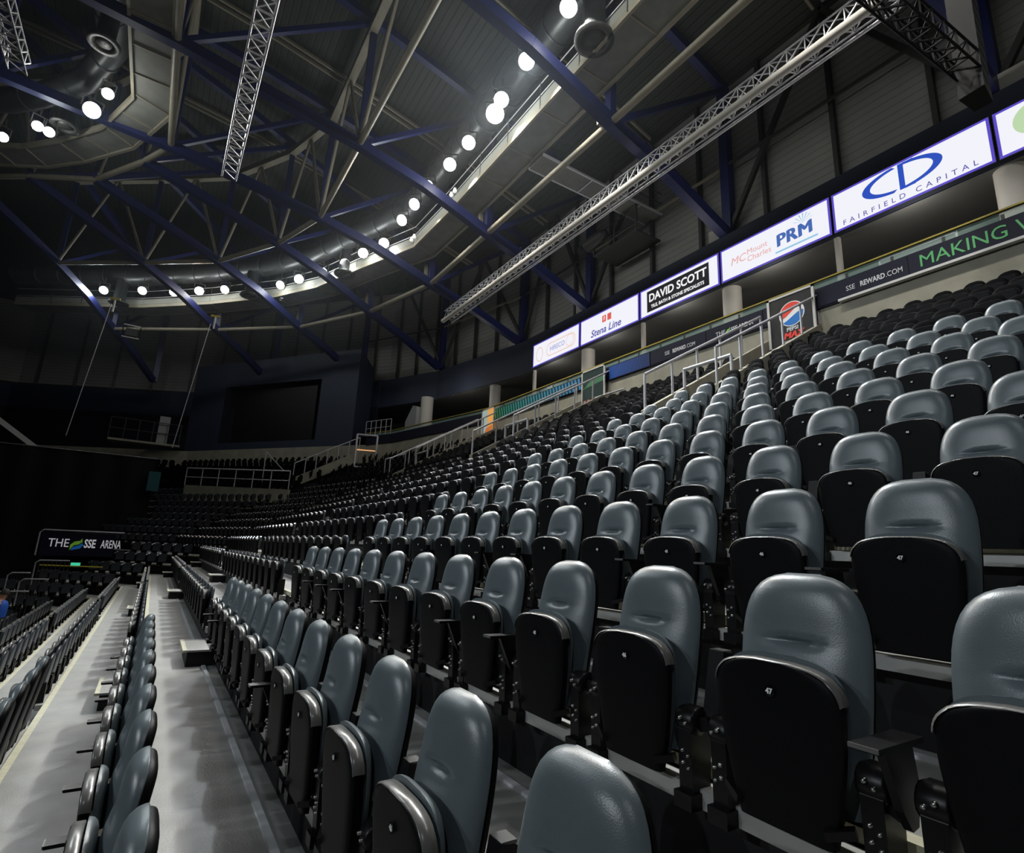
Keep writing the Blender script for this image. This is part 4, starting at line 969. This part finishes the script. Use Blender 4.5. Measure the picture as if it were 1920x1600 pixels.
# ------------------------------------------------------------------ thin haze in the lamp beams
vm = bpy.data.materials.new('thin_haze'); vm.use_nodes = True; nt = vm.node_tree; nt.nodes.remove(nt.nodes['Principled BSDF'])
vs_ = nt.nodes.new('ShaderNodeVolumeScatter'); vs_.inputs['Density'].default_value = .00045; vs_.inputs['Anisotropy'].default_value = .55; vs_.inputs['Color'].default_value = (.88,.95,1,1)
nt.links.new(vs_.outputs[0], nt.nodes['Material Output'].inputs['Volume'])
o = MB().box(V(5,-9,7.8), V(48,16.2,21.5)).build('haze', vm); o['kind'] = 'stuff'; tag(o, 'thin pale haze around the lit lamps of the catwalk', 'haze')
SC.cycles.volume_bounces = 0

# ------------------------------------------------------------------ person in blue seated low at the left edge
def person(px, py, pz):
    r = thing('person', 'person in a blue jacket seated among the lower rows at the left edge', 'person', V(px,py,pz))
    P = [(0,0,.10),(0,0,.32),(0,.0,.52),(0,.02,.60),(0,.05,.70),(0,.05,.80),          # pelvis..head
         (-.17,0,.50),(-.24,-.10,.28),(-.16,-.34,.22),(.17,0,.50),(.24,-.08,.27),(.20,-.34,.20),
         (-.10,-.02,.08),(-.12,-.44,.10),(-.12,-.46,-.34),(-.12,-.60,-.38),(.10,-.02,.08),(.12,-.44,.10),(.12,-.46,-.34),(.12,-.60,-.38)]
    Ed = [(0,1),(1,2),(2,3),(3,4),(4,5),(2,6),(6,7),(7,8),(2,9),(9,10),(10,11),(0,12),(12,13),(13,14),(14,15),(0,16),(16,17),(17,18),(18,19)]
    R_ = [.14,.15,.14,.05,.09,.085,.07,.045,.035,.07,.045,.035,.09,.065,.045,.04,.09,.065,.045,.04]
    me = bpy.data.meshes.new('body'); me.from_pydata([Vector((y, x, z)) for x, y, z in P], Ed, []); o = bpy.data.objects.new('body', me); C.objects.link(o); o.parent = r
    sk = o.modifiers.new('skin','SKIN'); 
    for i, v in enumerate(me.skin_vertices[0].data): v.radius = (R_[i], R_[i]); v.use_root = (i == 0)
    o.modifiers.new('sub','SUBSURF').levels = 2; me.materials.append(mat('skin_tone',(.50,.25,.16),.6)); o.modifiers['sub'].render_levels = 2
    MB().lathe(r.location+Vector((0,0,.16)),[(.175,0),(.185,.15),(.19,.30),(.15,.40),(.075,.43)],18).build('jacket', mat('blue_jacket',(.01,.08,.42),.7), r)
    mb = MB(); mb.tube([r.location+Vector((0,-.17,.50)),r.location+Vector((-.10,-.25,.28)),r.location+Vector((-.28,-.18,.23))],.07,8); mb.tube([r.location+Vector((0,.17,.50)),r.location+Vector((-.08,.25,.27)),r.location+Vector((-.28,.21,.21))],.07,8); mb.build('sleeves', MATS['blue_jacket'], r)
    MB().lathe(r.location+Vector((.06,0,.77)),[(.098,-.03),(.10,.02),(.07,.09),(0,.115)],14).build('hair', mat('dark_hair',(.02,.015,.01),.7), r)
    mb = MB()
    for q in (-.11,.11): mb.tube([r.location+Vector((-.0,q,.09)),r.location+Vector((-.44,q*1.1,.11)),r.location+Vector((-.46,q*1.1,-.30))],.085,8)
    mb.build('trousers', mat('dark_trousers',(.015,.015,.02),.8), r)
person(20.0,-3.14,-2.38)

# ------------------------------------------------------------------ lettering as real mesh
bpy.context.view_layer.update()
dg = bpy.context.evaluated_depsgraph_get(); conv = {}
for o in [q for q in bpy.data.objects if q.type == 'FONT']:
    cu = o.data
    if cu not in conv: conv[cu] = bpy.data.meshes.new_from_object(o.evaluated_get(dg))
for o in [q for q in bpy.data.objects if q.type == 'FONT']:
    n = bpy.data.objects.new('tmp_letters', conv[o.data]); C.objects.link(n); n.parent = o.parent; n.location = o.location; n.rotation_euler = o.rotation_euler; n.scale = o.scale
    nm = o.name; bpy.data.objects.remove(o); n.name = nm
